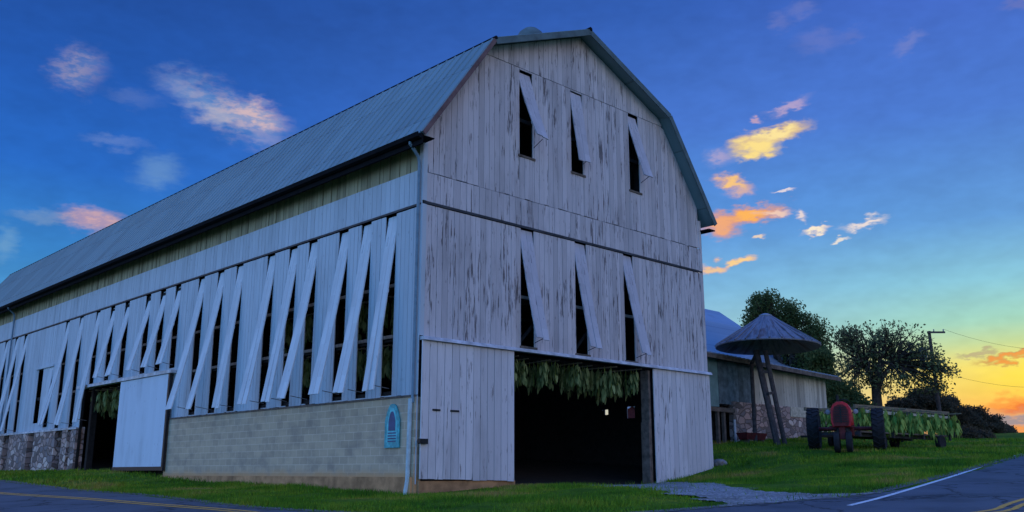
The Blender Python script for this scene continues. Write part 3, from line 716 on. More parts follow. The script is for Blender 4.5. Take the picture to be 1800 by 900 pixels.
for i in range(9):
    u = 3.65 + i * .7; v = .62 + .25 * (i % 2); p = B(u, v)
    place_tob(i, p[0], p[1], EYE + 3.28 + rnd.uniform(-.05, .06), BROT + R(90 + rnd.uniform(-8, 8)), 'green tobacco bundle hanging at the top of the gable doorway, %s from its left edge' % ORD[i], 'tobacco bundles hanging in the gable doorway', s=.95 + rnd.uniform(-.15, .15))
for i in range(5):
    v = 20.3 + i * .85; p = B(.75, v)
    place_tob(i + 1, p[0], p[1], EYE + 3.5, BROT + R(rnd.uniform(-8, 8)), 'green tobacco bundle hanging at the top of the side doorway, %s from the sliding door' % ORD[i], 'tobacco bundles hanging in the side doorway', s=1.15)
for i, v in enumerate((1.45, 2.65, 3.8, 5.45, 6.7, 8.05)):
    p = B(.55, v); nm = ('first', 'second', 'third', 'fourth', 'fifth', 'sixth')[i]
    place_tob(i, p[0], p[1], EYE + 3.5, BROT + R(80 + 12 * (i % 2)), 'tobacco bundle hanging low inside the %s side vent from the barn corner' % nm, 'tobacco bundles inside the side vents', s=1.15)
    p = B(.6, v + .1)
    place_tob(i + 1, p[0], p[1], EYE + 4.9, BROT + R(85), 'tobacco bundle hanging at mid height inside the %s side vent from the barn corner' % nm, 'tobacco bundles inside the side vents', s=1.1)

# ------------------------------------------------------------------ shed and roofs behind it
shed = empty('farm_shed', (*B(0, 5.4), EYE), BROT); tag(shed, 'long low shed with board walls on a rubble stone base right of the barn', 'shed')
SU0, SU1 = 17.6, 32.2; ev = lambda u: 5.22 - (u - 20.6) * .022
m = MB(); boards(m, 24.9, SU1, 3.25, lambda u: ev(u) - .05, .26, [], put_g); m.build('wall', M['shedwood'], shed, label='grey ribbed board wall')
m = MB(); boards(m, 21.9, 24.85, 3.1, lambda u: ev(u) - .05, .4, [], put_g); m.build('blue_boards', M['teald'], shed)
m = MB(); m.box(20.0, 21.85, -.05, .02, 2.95, 5.2); m.build('teal_panel', M['teal'], shed)
m = MB(); m.box(22.9, SU1, -.12, .15, .3, 3.25); m.box(19.9, 20.5, -.1, .15, 0, 2.7); m.build('stone_base', M['stone'], shed)
m = MB(); m.box(28.1, 30.2, -.16, -.12, 2.75, 3.25); m.build('tan_board', M['pale'], shed)
m = MB(); m.box(20.4, 23.0, -.14, -.05, 2.72, 2.92); m.build('door_lintel', M['wood'], shed)
m = MB()
for u in (20.5, 21.6, 22.1): m.box(u, u + .14, -.1, .04, .5, 2.72)
m.build('door_post', M['wood'], shed)
m = MB(); m.box(22.85, 22.98, -.17, -.12, .9, 2.4); m.build('pale_post', M['trim'], shed)
m = MB(); m.box(SU1, SU1 + .05, 0, 3.1, .5, 4.9); m.box(19.9, 20.0, 0.15, 3.1, 0, 5.2); m.box(20.0, SU1, 3.0, 3.1, 0, 5.2); m.build('end_wall', M['trim'], shed)
m = MB(); m.box(20.0, SU1, 1.6, 1.7, 0, 3.2); m.build('inner_wall', M['wood'], shed)
m = MB()
m.hexa([(19.7, -.6, ev(19.7) - .02), (SU1 + .55, -.6, ev(SU1 + .5) - .02), (SU1 + .55, 3.4, ev(SU1) + .5), (19.7, 3.4, ev(19.7) + .5), (19.7, -.6, ev(19.7) + .10), (SU1 + .55, -.6, ev(SU1) + .08), (SU1 + .55, 3.4, ev(SU1) + .62), (19.7, 3.4, ev(19.7) + .62)])
for u in np.arange(19.8, SU1 + .5, .35): m.hexa([(u, -.62, ev(u) + .08), (u + .08, -.62, ev(u) + .08), (u + .08, 3.4, ev(u) + .6), (u, 3.4, ev(u) + .6), (u, -.62, ev(u) + .13), (u + .08, -.62, ev(u) + .13), (u + .08, 3.4, ev(u) + .65), (u, 3.4, ev(u) + .65)])
m.build('roof', M['roof3'], shed)
m = MB(); m.box(19.7, SU1 + .55, -.66, -.62, ev(25) - .14, ev(25) + .06); m.v = [(x, y, z + (ev(x) - ev(25))) for x, y, z in m.v]; m.build('fascia', M['wood'], shed)

# blue roofed barn behind the shed
p0 = at(1262, 549, 62); p1 = at(1130, 531, 62)
bb = empty('blue_roofed_barn', (*B(24, 22), EYE), BROT); tag(bb, 'barn with smooth blue violet roof behind the shed and cone roof', 'barn')
def loc_of(root_uv, w): # world to barn aligned local
    d = np.array([w[0], w[1]]) - B(*root_uv); return float(d @ U_), float(d @ V_), w[2] - EYE
def hitv(px, py, v):     # where the line of sight meets the barn aligned plane v
    x, y, z = ray(px, py); n = V_; kk = K + V_ * v; t = (kk @ n) / (x * n[0] + y * n[1]); q = np.array([t * x, t * y]); return float((q - K) @ U_), t * z
ur, zr = hitv(1264, 548, 26); ue, ze = hitv(1352, 640, 20)
um_, zm_ = hitv(1306, 576, 23)
m = MB()
us = hitv(1225, 600, 20)[0]
rf = [(us, 20, ze), (ue, 20, ze), (um_, 23, zm_), (ur, 26, zr), (us, 26, zr), (us, 23, zm_)]
def L_(p): return (p[0] - 24, p[1] - 22, p[2])
th = .15
m.hexa([L_(q) for q in ((us, 20, ze - th), (ue, 20, ze - th), (um_, 23, zm_ - th), (us, 23, zm_ - th), (us, 20, ze), (ue, 20, ze), (um_, 23, zm_), (us, 23, zm_))])
m.hexa([L_(q) for q in ((us, 23, zm_ - th), (um_, 23, zm_ - th), (ur, 26, zr - th), (us, 26, zr - th), (us, 23, zm_), (um_, 23, zm_), (ur, 26, zr), (us, 26, zr))])
m.hexa([L_(q) for q in ((us, 26, zr - th), (ur, 26, zr - th), (ur, 33, ze - th), (us, 33, ze - th), (us, 26, zr), (ur, 26, zr), (ur, 33, ze), (us, 33, ze))])
m.build('roof', M['roof2'], bb)
m = MB(); m.box(us - 24 + .3, ur - 24 - .3, -1.5, 3.5, 0, ze - .1); m.build('wall', M['darktrim'], bb)
# small pale hipped roof
u0, z0 = hitv(1335, 650, 14); u1, z1 = hitv(1411, 655, 14); u2, z2 = hitv(1345, 620, 16.5); u3, z3 = hitv(1385, 626, 16.5)
hp = empty('pale_roofed_outbuilding', (*B(u0, 14), EYE), BROT); tag(hp, 'small outbuilding whose pale hipped roof shows under the cone roof rim', 'outbuilding')
m = MB(); q = [(0, 0, z1), (u1 - u0, 0, z1), (u1 - u0, 5, z1), (-2, 5, z1), (u2 - u0, 2.5, z3), (u3 - u0, 2.5, z3)]; q[0] = (-2, 0, z1)
m.add(q, [(0, 1, 5, 4), (1, 2, 5), (2, 3, 4, 5), (3, 0, 4), (0, 3, 2, 1)]); m.build('roof', M['roof3'], hp)
m = MB(); m.box(-1.8, u1 - u0 - .2, .2, 4.8, 1.0, z1 - .01); m.build('wall', M['wood'], hp)

# cone roof on poles
cc = at(1349, 609, 42); gz = G(cc.x, cc.y)
cone = empty('cone_roof_stand', (cc.x, cc.y, gz)); tag(cone, 'rusty conical metal crib roof held up on leaning dark poles by the shed', 'cone roof')
RC = 2.36; hz = cc.z - gz
m = MB(); n = 28; ap = 1.55
for k in range(n):
    a = 2 * math.pi * k / n; m.v.append((RC * math.cos(a), RC * math.sin(a), 0))
for k in range(n):
    a = 2 * math.pi * k / n; m.v.append((.28 * math.cos(a), .28 * math.sin(a), ap - .12))
m.v.append((0, 0, ap)); m.v.append((0, 0, ap - .2))
for k in range(n):
    a = 2 * math.pi * k / n; m.v.append((RC * math.cos(a) * .995, RC * math.sin(a) * .995, -.05))
for k in range(n):
    j = (k + 1) % n; m.f += [(k, j, n + j, n + k), (n + k, n + j, 2 * n), (k, 2 * n + 2 + k, 2 * n + 2 + j, j), (2 * n + 2 + k, 2 * n + 1, 2 * n + 2 + j)]; m.m += [0] * 4
m.build('cone_roof', M['cone'], cone, loc=(0, 0, hz), rot=(R(-1.5), R(1.2), 0))
m = MB()
for k in range(0, n, 1):
    a = 2 * math.pi * k / n; m.beam((RC * math.cos(a), RC * math.sin(a), .02), (.2 * math.cos(a), .2 * math.sin(a), ap - .14), .06, .09)
m.build('roof_rib', M['cone'], cone, loc=(0, 0, hz), rot=(R(-1.5), R(1.2), 0))
m = MB(); m.lathe([(.3, 0), (.3, .06), (.12, .14)], n=14); m.build('cap', M['roof3'], cone, loc=(0, 0, hz + ap - .16))
def cpt(px, py, Y): p = at(px, py, Y); return (p.x - cc.x, p.y - cc.y, p.z - gz)
def foot(px, Y):
    x, y, _ = ray(px, 760); X_ = x / y * Y; return (X_ - cc.x, Y - cc.y, G(X_, Y) - gz - .1)
for a, b, w in ((cpt(1329, 616, 42), foot(1366, 41.2), .30), (cpt(1345, 616, 41.6), foot(1379, 41.6), .22), (cpt(1321, 640, 43), foot(1327, 42.6), .19)):
    m = MB(); m.tube([a, b], w / 2, 8); m.build('leg', M['pole'], cone)
m = MB(); m.beam(cpt(1337, 655, 41.7), cpt(1350, 653, 41.6), .12); m.beam(cpt(1350, 692, 41.4), cpt(1362, 690, 41.6), .12); m.beam(cpt(1321, 640, 43), cpt(1332, 616, 42.2), .12); m.build('brace', M['pole'], cone)
# low red trough
tr = empty('feed_trough', (*at(1322, 770, 42.8).xy, G(*at(1322, 770, 42.8).xy)), BROT); tag(tr, 'low dark red trough lying under the cone roof by the stone wall', 'trough')
m = MB(); m.hexa([(-.75, -.2, .12), (.75, -.2, .12), (.75, .2, .12), (-.75, .2, .12), (-.85, -.3, .42), (.85, -.3, .42), (.85, .3, .42), (-.85, .3, .42)]); m.build('tub', M['reddk'], tr)
m = MB()
for x in (-.6, .6): m.box(x - .04, x + .04, -.25, .25, -.1, .12)
m.build('foot', M['wood'], tr)

# little red barn seen through the far wall
p = at(1111, 735, 70)
rb = empty('red_barn', (p.x, p.y, G(p.x, p.y)), R(10)); tag(rb, 'tiny distant red barn with pale roof seen through the gable doorway', 'barn')
zb = p.z - G(p.x, p.y)
m = MB(); m.prism([(-.6, -1), (.6, -1), (.6, zb + .5), (0, zb + .9), (-.6, zb + .5)], 0, 1.2); m.build('wall', M['reddk'], rb)
m = MB(); m.beam((-.75, .6, zb + .42), (.02, .6, zb + .98), 1.6, .08, up=(-.5, 0, .8)); m.beam((.75, .6, zb + .42), (-.02, .6, zb + .98), 1.6, .08, up=(.5, 0, .8)); m.build('roof', M['trim'], rb)

# ------------------------------------------------------------------ tractor
def wheel(name, r, w, parent, loc, rimr, rimmat, lugs=22):
    m = MB(); m.lathe([(rimr, -w * .42), (r * .86, -w / 2), (r * .95, -w * .42), (r * .97, 0), (r * .95, w * .42), (r * .86, w / 2), (rimr, w * .42)], axis='x', n=28)
    if lugs:
        for k in range(lugs):
            for s_ in (-1, 1):
                a = 2 * math.pi * (k + (.5 if s_ > 0 else 0)) / lugs; a2 = a + .16
                p = lambda a_, rr, x: (x, rr * math.cos(a_), rr * math.sin(a_))
                m.beam(p(a, r * .965, 0), p(a2, r * .95, s_ * w * .47), .045, .06, up=(0, math.cos(a), math.sin(a)))
    o = m.build(name, M['tyre'], parent, loc=loc)
    k = MB(); k.lathe([(.05, -w * .2), (rimr * .5, -w * .16), (rimr * .97, -w * .36), (rimr, -w * .41), (rimr, w * .41), (rimr * .97, w * .36), (rimr * .5, w * .1), (.05, w * .2)], axis='x', n=24); k.build('rim', rimmat, o)
    return o
tp = at(1490, 793, 34.6); fwd = Vector((at(1482, 797, 32.4) - at(1489, 797, 34.6))).xy.normalized()
trz = math.atan2(-fwd.x, fwd.y)        # local +y points to the tractor's front
tg = (G(*at(1437, 790, 35).xy) + G(*at(1545, 795, 34.2).xy)) / 2
trac = empty('tractor', (tp.x, tp.y, tg), trz); tag(trac, 'old red row crop tractor with tall black rear wheels facing the road', 'tractor')
RR = .80
wheel('rear_wheel', RR, .42, trac, (-1.13, 0, RR + G(*at(1545, 795, 34.2).xy) - tg - .03), .48, M['reddk']); wheel('rear_wheel', RR, .42, trac, (1.13, 0, RR + G(*at(1437, 790, 35).xy) - tg - .03), .48, M['reddk'])
fz = G(*(Vector((tp.x, tp.y)) + fwd * 2.2)) - tg
wheel('front_wheel', .38, .2, trac, (-.2, 2.2, .38 + fz), .2, M['reddk'], 0); wheel('front_wheel', .38, .2, trac, (.2, 2.2, .38 + fz), .2, M['reddk'], 0)
m = MB(); hp_ = [(-.30, .78), (.30, .78), (.34, .95), (.33, 1.38), (.24, 1.56), (.10, 1.64), (-.10, 1.64), (-.24, 1.56), (-.33, 1.38), (-.34, .95)]
m.prism(hp_, .75, 2.38); m.build('hood', M['red'], trac, smooth=True, bevel=.012)
m = MB(); m.prism([(x * .78, .9 + (z - .9) * .86) for x, z in hp_], 2.385, 2.43)
g_ = m.build('grille', M['reddk'], trac)
m = MB()
for i in range(9): m.box(-.21, .21, 2.435, 2.45, .93 + i * .06, .955 + i * .06)
m.box(-.02, .02, 2.45, 2.465, .9, 1.48); m.build('grille_bars', M['black'], g_)
m = MB(); m.box(-.42, .42, 2.1, 2.25, .74, .82); m.box(-.1, .1, 2.1, 2.3, .35, .8); m.build('front_pedestal', M['reddk'], trac, bevel=.01)
m = MB(); m.box(-.2, .2, .5, 2.2, .48, .80); m.build('engine', M['black'], trac, bevel=.02)
m = MB(); m.box(-.3, .3, -.35, .75, .50, 1.05); m.build('gearbox', M['reddk'], trac, bevel=.03)
m = MB(); m.tube([(-1.1, 0, RR), (1.1, 0, RR)], .075, 10); m.build('rear_axle', M['reddk'], trac)
for s_ in (-1, 1):
    m = MB()
    for k in range(7):
        a0 = R(25 + k * 20); a1 = R(45 + k * 20); r_ = .90
        m.hexa([(s_ * .88, r_ * math.cos(a0), RR + r_ * math.sin(a0)), (s_ * .45, r_ * math.cos(a0), RR + r_ * math.sin(a0)), (s_ * .45, r_ * math.cos(a1), RR + r_ * math.sin(a1)), (s_ * .88, r_ * math.cos(a1), RR + r_ * math.sin(a1))] + [(s_ * .88, (r_ + .02) * math.cos(a0), RR + (r_ + .02) * math.sin(a0)), (s_ * .45, (r_ + .02) * math.cos(a0), RR + (r_ + .02) * math.sin(a0)), (s_ * .45, (r_ + .02) * math.cos(a1), RR + (r_ + .02) * math.sin(a1)), (s_ * .88, (r_ + .02) * math.cos(a1), RR + (r_ + .02) * math.sin(a1))])
for s_ in (-1, 1):
    m = MB(); m.lathe([(.04, -.12), (.09, -.03), (.095, .02), (.08, .035)], axis='y', n=16); m.v = [(x, y, z) for x, y, z in m.v]
    h = m.build('headlight', M['steel'], trac, loc=(s_ * .47, 1.75, 1.32)); k = MB(); k.lathe([(.08, .036), (.05, .045), (.01, .05)], axis='y', n=16); k.build('lens', M['lens'], h)
    k = MB(); k.tube([(0, 0, 0), (-s_ * .14, 0, -.05)], .015, 5); k.build('bracket', M['black'], h)
m = MB(); m.tube([(0, .75, 1.35), (0, .25, 1.62)], .025, 6); st_ = m.build('steering_column', M['black'], trac)
m = MB(); ring = [(.24 * math.cos(a), .2 + .24 * math.sin(a) * .45, 1.66 + .24 * math.sin(a) * .85) for a in np.linspace(0, 2 * math.pi, 21)]; m.tube(ring, .015, 5, cap=False); m.tube([ring[0], ring[10]], .01, 4); m.tube([ring[5], ring[15]], .01, 4); m.build('steering_wheel', M['black'], st_)
m = MB(); m.hexa([(-.22, -.45, 1.25), (.22, -.45, 1.25), (.22, -.1, 1.22), (-.22, -.1, 1.22), (-.24, -.47, 1.32), (.24, -.47, 1.32), (.24, -.08, 1.27), (-.24, -.08, 1.27)]); m.hexa([(-.22, -.52, 1.3), (.22, -.52, 1.3), (.22, -.46, 1.3), (-.22, -.46, 1.3), (-.2, -.6, 1.72), (.2, -.6, 1.72), (.2, -.54, 1.72), (-.2, -.54, 1.72)]); m.box(-.05, .05, -.35, -.25, 1.0, 1.25)
m.build('seat', M['reddk'], trac, bevel=.01)
m = MB(); m.tube([(.12, 1.5, 1.6), (.12, 1.5, 1.95)], .03, 8); m.tube([(.12, 1.5, 1.75), (.12, 1.5, 1.9)], .05, 8); m.build('exhaust_pipe', M['black'], trac)

# ------------------------------------------------------------------ wagon with hanging tobacco
wa = at(1506, 791, 36.2).xy; wb = at(1672, 791, 41.2).xy; wd = (wb - wa).normalized(); WL = (wb - wa).length; wrz = math.atan2(wd.y, wd.x)
wg = G(*((wa + wb) / 2)); wag = empty('tobacco_wagon', (wa.x, wa.y, wg), wrz); tag(wag, 'low farm wagon with raised pole rails carrying hanging tobacco beside the tractor', 'wagon')
WW = 2.1; TOPZ = 2.52 + EYE - wg
m = MB()
for i in range(7): m.box(0.2, WL, i * WW / 7, (i + 1) * WW / 7 - .01, .62, .68)
m.build('bed', M['wood'], wag)
m = MB(); m.box(.2, WL, .3, .45, .48, .62); m.box(.2, WL, WW - .45, WW - .3, .48, .62); m.box(.2, .3, 0, WW, .52, .66); m.build('chassis', M['darktrim'], wag)
for x in (1.9, WL - .9):
    for y in (.0, WW):
        pw = Vector(wa) + wd * x + Vector((-wd.y, wd.x)) * y
        wheel('wheel', .33, .22, wag, (x, y, 0), .18, M['steel'], 0); o = C.objects[-1].parent if C.objects[-1].parent else C.objects[-1]
for o in [c for c in wag.children if c.name.startswith('wheel')]:
    pw = Vector(wa) + wd * o.location.x + Vector((-wd.y, wd.x)) * o.location.y; o.rotation_euler = (0, 0, R(90)); o.location.z = .33 + G(pw.x, pw.y) - wg - .02
for x in (.25, WL * .36, WL * .68, WL - .1):
    for y in (-.05, WW + .05):
        m = MB(); m.box(x - .05, x + .05, y - .04, y + .04, .45, TOPZ - .05); m.build('post', M['pole'], wag)
for y in (-.05, WW + .05):
    m = MB(); m.beam((0, y, TOPZ), (WL, y, TOPZ + rnd.uniform(-.03, .03)), .09, .14); m.build('top_rail', M['stick'], wag)
m = MB(); m.box(.7, WL * .42, -.14, -.10, TOPZ - .24, TOPZ - .12); m.box(WL * .55, WL - .1, -.14, -.10, TOPZ - .22, TOPZ - .12); m.build('side_plank', M['pale'], wag)
m = MB(); m.beam((.2, WW / 2, .5), (-1.6, WW / 2 + .3, .45), .08); m.build('drawbar', M['black'], wag)
nb = 10
for i in range(nb):
    for row in range(2):
        x = .1 + (WL - .4) * i / (nb - 1); y = -.12 if row == 0 else 1.2
        q = Vector(wa) + wd * (x + rnd.uniform(-.2, .2)) + Vector((-wd.y, wd.x)) * (y + .25)
        place_tob(i + row, q.x, q.y, TOPZ + wg - .02, wrz + R(90 + rnd.uniform(-12, 12)), 'fresh green tobacco bundle hung on the wagon rails, %s from the tractor end, %s row' % (ORD[i], 'near' if row == 0 else 'far'), 'tobacco bundles hanging on the wagon', 'tobaccod', s=rnd.uniform(.82, 1.32))
# pale box beyond the wagon
p = at(1586, 786, 47); bx = empty('pale_crate', (p.x, p.y, G(p.x, p.y)), R(20)); tag(bx, 'small pale crate on the grass seen under the wagon', 'crate')
m = MB()
for z in (.02, .2, .38): m.box(-.3, .3, -.2, -.17, z, z + .15); m.box(-.3, .3, .17, .2, z, z + .15); m.box(-.3, -.27, -.17, .17, z, z + .15); m.box(.27, .3, -.17, .17, z, z + .15)
m.box(-.27, .27, -.17, .17, .02, .05); m.build('slats', M['trim'], bx)
m = MB()
for x in (-.26, .26):
    for y in (-.155, .155): m.box(x - .015, x + .015, y - .015, y + .015, 0, .55)
m.build('corner_post', M['trim'], bx)

# rocks by the barn corner
def rock(seed, x, y, s, lab, z=0):
    r = random.Random(seed); bm = bmesh.new(); bmesh.ops.create_icosphere(bm, subdivisions=2, radius=s)
    for v in bm.verts: v.co *= r.uniform(.78, 1.15); v.co.z *= .6
    me = bpy.data.meshes.new('rock'); bm.to_mesh(me); bm.free(); me.materials.append(M['rock'])
    o = bpy.data.objects.new('rock', me); C.objects.link(o); o.location = (x, y, G(x, y) + s * .2 + z); tag(o, lab, 'rock')
for i, (px, py, Y, s, lab) in enumerate(((1263, 815, 33.2, .28, 'pale rock on the bank at the right foot of the barn'), (1252, 806, 33.6, .22, 'dark smaller rock tucked against the right barn corner'))):
    p = at(px, py, Y); rock(i, p.x, p.y, s, lab)

# ------------------------------------------------------------------ trees
def tree(name, lab, px, Y, lobes, trunk_r, leafm, seed, leaf=.17, dens=1.0, fork=.35, cat='tree', ncl=60, grp=None, lean=0, csz=.6):
    """lobes: (px, py, rx, ry) in photograph pixels at the tree's own distance"""
    r = np.random.default_rng(seed); x, y, _ = ray(px, 760); X0 = x / y * Y; z0 = G(X0, Y)
    root = empty(name, (X0, Y, z0)); tag(root, lab, cat, grp)
    s = Y / 1600.0; cl = []
    tot = sum(l[2] * l[3] for l in lobes)
    for (lx, ly, rx, ry) in lobes:
        c = at(lx, ly, Y); k = max(3, int(ncl * rx * ry / tot))
        for _ in range(k):
            d = r.normal(size=3); d /= np.linalg.norm(d); rad = r.uniform(.25, 1) ** .5
            cl.append((c.x - X0 + d[0] * rad * rx * s, d[1] * rad * (rx + ry) / 2 * s, c.z - z0 + d[2] * rad * ry * s, r.uniform(.5, 1.1) * csz))
    top = max(c[2] for c in cl); fz = min(c[2] for c in cl) * .6 + top * fork * .4; fz = max(fz, .6)
    m = MB(); tr_ = trunk_r; mid = Vector((lean * fz, 0, fz))
    m.tube([(0, 0, -.3), (0, 0, .2), (lean * fz * .5, .05, fz * .5), mid], [tr_ * 1.35, tr_ * 1.1, tr_ * .95, tr_ * .8], 9)
    groups = {}
    for c in cl:
        a = int(((math.atan2(c[1], c[0]) + math.pi) / (2 * math.pi)) * 5) % 5; groups.setdefault(a, []).append(c)
    for a, g in groups.items():
        cen = Vector(np.mean([c[:3] for c in g], 0)); hub = mid.lerp(cen, .45) + Vector((0, 0, .1 * top))
        m.tube([mid - Vector((0, 0, .3)), mid.lerp(hub, .5) + Vector((r.uniform(-.2, .2), r.uniform(-.2, .2), 0)), hub], [tr_ * .55, tr_ * .42, tr_ * .3], 7)
        for c in g:
            e = Vector(c[:3]); md = hub.lerp(e, .5) + Vector((r.uniform(-.3, .3), r.uniform(-.3, .3), r.uniform(0, .3)))
            m.tube([hub, md, e], [tr_ * .2, tr_ * .12, tr_ * .04], 5, cap=False)
            for _ in range(4):
                d = r.normal(size=3) * c[3] * .4; m.tube([md.lerp(e, .7), e + Vector(d)], [tr_ * .07, .012], 4, cap=False)
    m.build('trunk', M['bark'], root, smooth=True)
    P = []
    for c in cl:
        n = int(dens * 420 * c[3] ** 2 * (.17 / leaf) ** 2 * 2.2) + 10; d = r.normal(size=(n, 3)); d /= np.linalg.norm(d, axis=1)[:, None]
        rad = c[3] * r.uniform(.15, 1.15, n) ** .6; P.append(np.array(c[:3]) + d * rad[:, None] * np.array([1.15, 1.15, .8]))
    P = np.concatenate(P); n = len(P); a = r.normal(size=(n, 3)); a /= np.linalg.norm(a, axis=1)[:, None]; b = np.cross(a, r.normal(size=(n, 3))); b /= np.linalg.norm(b, axis=1)[:, None]
    L = leaf * r.uniform(.55, 1.3, n)[:, None]; V = np.stack([P - a * L * .6, P + b * L * .33, P + a * L * .6, P - b * L * .33], 1).reshape(-1, 3)
    npmesh('crown', V, np.arange(n * 4).reshape(-1, 4), leafm, root, k=4); return root
tree('tree', 'dense round topped tree rising behind the cone roof', 1385, 66, [(1355, 550, 50, 38), (1400, 580, 42, 38), (1330, 570, 25, 35), (1420, 640, 40, 60), (1440, 590, 12, 16)], .38, M['leafd'], 3, ncl=230, dens=.3, csz=.72)
tree('tree', 'broad open crowned tree with forked trunk and sky showing through its leaves', 1547, 60, [(1520, 600, 50, 40), (1500, 650, 38, 40), (1580, 610, 55, 38), (1625, 640, 42, 45), (1560, 660, 55, 35), (1650, 660, 28, 30), (1490, 600, 22, 25)], .36, M['leaf'], 5, leaf=.17, ncl=290, dens=.05, fork=.5, csz=.72)
tree('tree', 'dark low tree between the shed end and the tractor', 1478, 56, [(1465, 700, 28, 28), (1495, 715, 25, 25), (1445, 680, 20, 30), (1440, 640, 20, 28)], .2, M['leafd'], 8, ncl=120, dens=.7)
tree('tree', 'dark bushy tree behind the wagon left of the utility pole', 1600, 72, [(1590, 730, 40, 28), (1630, 715, 38, 28), (1560, 745, 30, 22)], .25, M['leafb'], 9, ncl=190, dens=.9)
tree('tree', 'dark brown bushy tree just right of the utility pole', 1690, 74, [(1672, 735, 34, 22), (1655, 712, 20, 14), (1695, 750, 30, 18)], .25, M['leafb'], 10, ncl=170, dens=.9)
tree('tree', 'spreading dark tree with orange sky behind its ragged top', 1722, 78, [(1712, 732, 26, 11), (1733, 750, 26, 15), (1700, 758, 36, 14), (1745, 736, 12, 6)], .22, M['leafb'], 12, ncl=130, dens=.6)
tree('bush', 'low dark bush tapering to the horizon at the right', 1762, 84, [(1755, 757, 26, 9), (1778, 763, 16, 5)], .1, M['leafb'], 13, ncl=60, dens=.9, csz=.5, cat='bush')
tree('bush', 'weedy dark bush under the far end of the wagon', 1702, 52, [(1700, 770, 24, 12), (1725, 772, 16, 8)], .08, M['leafb'], 14, ncl=50, dens=.8, csz=.4, cat='bush', leaf=.13)

# ------------------------------------------------------------------ utility pole and wires
pb = at(1655, 745, 62); pt = at(1633, 582, 62)
gp = G(pb.x, pb.y); up_ = empty('utility_pole', (pb.x, pb.y, gp)); tag(up_, 'leaning wooden utility pole with blue transformer before the open crowned tree', 'utility pole')
tpv = Vector((pt.x - pb.x, 0, pt.z - gp)); m = MB(); m.tube([(0, 0, -.3), tpv], [.15, .10], 10); m.build('pole', M['pole'], up_, smooth=True)
m = MB(); q = tpv * .985; m.beam(q + Vector((-.2, -.16, 0)), q + Vector((1.0, -.16, .0)), .1, .12); m.build('crossarm', M['pole'], up_)
for dx in (.25, .9):
    m = MB(); m.lathe([(.03, 0), (.05, .04), (.03, .08), (.045, .12), (.02, .16)], (0, 0, 0), n=10); m.build('insulator', M['lens'], up_, loc=q + Vector((dx, -.16, .06)))
t_ = at(1622, 623, 61.6); m = MB(); m.lathe([(.2, -.42), (.26, -.4), (.27, .36), (.2, .42), (.05, .45)], n=16); m.build('transformer', M['xfmr'], up_, loc=(t_.x - pb.x, -.42, t_.z - gp), smooth=True)
m = MB(); m.beam((t_.x - pb.x, -.3, t_.z - gp), Vector((t_.x - pb.x + .35, 0, t_.z - gp)), .08, .3); m.build('bracket', M['steel'], up_)
def wire(a, b, sag, lab):
    a = Vector(a); b = Vector(b); pts = [a.lerp(b, t) - Vector((0, 0, sag * 4 * t * (1 - t))) for t in np.linspace(0, 1, 16)]
    m = MB(); m.tube(pts, .008, 5); o = m.build('overhead_wire', M['black'], None); tag(o, lab, 'wire')
wire(Vector((pb.x, pb.y, gp)) + q + Vector((.9, -.16, .22)), at(1990, 600, 62), 1.0, 'upper overhead wire running right from the top of the utility pole')
wire(Vector((pb.x, pb.y, gp)) + tpv * .62 + Vector((.18, 0, 0)), at(2050, 630, 60), 1.5, 'lower overhead wire running right from halfway up the utility pole')

# ------------------------------------------------------------------ sky
w = bpy.data.worlds.new('World'); sc.world = w; w.use_nodes = True; t = NT(w.node_tree)
SUNAZ = 34.0; GAIN = 2.5
def lin(h):
    h = h.lstrip('#'); return tuple(((int(h[i:i + 2], 16) / 255 + .055) / 1.055) ** 2.4 if int(h[i:i + 2], 16) / 255 > .04045 else int(h[i:i + 2], 16) / 255 / 12.92 for i in (0, 2, 4))
D = t.coord('Generated'); S3 = t.n('SeparateXYZ', {0: D})
el = t.math('MULTIPLY', t.math('ARCSINE', S3.outputs[2]), 180 / math.pi); az = t.math('MULTIPLY', t.math('ARCTAN2', S3.outputs[0], S3.outputs[1]), 180 / math.pi)
hl = t.math('SQRT', t.math('ADD', t.math('MULTIPLY', S3.outputs[0], S3.outputs[0]), t.math('ADD', t.math('MULTIPLY', S3.outputs[1], S3.outputs[1]), 1e-6)))
dt = t.math('ADD', t.math('MULTIPLY', S3.outputs[0], math.sin(R(SUNAZ))), t.math('MULTIPLY', S3.outputs[1], math.cos(R(SUNAZ))))
ta = t.math('MULTIPLY', t.math('ARCCOSINE', t.math('MINIMUM', t.math('MAXIMUM', t.math('DIVIDE', dt, hl), -1.0), 1.0)), 180 / math.pi)
e = t.math('MULTIPLY', el, 1 / 90, clamp=True)
def rp(stops): return t.ramp(e, [(d / 90, lin(c)) for d, c in stops])
A_ = rp([(0, '#b87868'), (2.2, '#e4a060'), (3.2, '#f2b450'), (4.4, '#f4d050'), (5.8, '#f0dc60'), (6.9, '#c0d894'), (8.2, '#98d2bc'), (10.5, '#7cc0d4'), (14, '#5696d4'), (20, '#4476cc'), (27, '#3f66c4'), (50, '#24489c'), (90, '#274a86')])
A2 = rp([(0, '#c8b0a0'), (3, '#d8c8a8'), (5, '#b4c8bc'), (8, '#94c4d4'), (11, '#76b0d8'), (15, '#5290d8'), (21, '#4474cc'), (28, '#2f5cb2'), (50, '#1f4494'), (90, '#274a86')])
B_ = rp([(0, '#90a8b8'), (5, '#6aa6cc'), (9, '#4a94cc'), (12, '#3680c4'), (17, '#2466c0'), (22, '#2058b0'), (27, '#1e4c9c'), (50, '#173a80'), (90, '#274a86')])
C_ = rp([(0, '#6c6870'), (6, '#a89c98'), (14, '#aca2ac'), (24, '#8e8eaa'), (40, '#586c98'), (65, '#30508c'), (90, '#274a86')])  # unseen sky behind the camera, tinted to light the gable and side wall
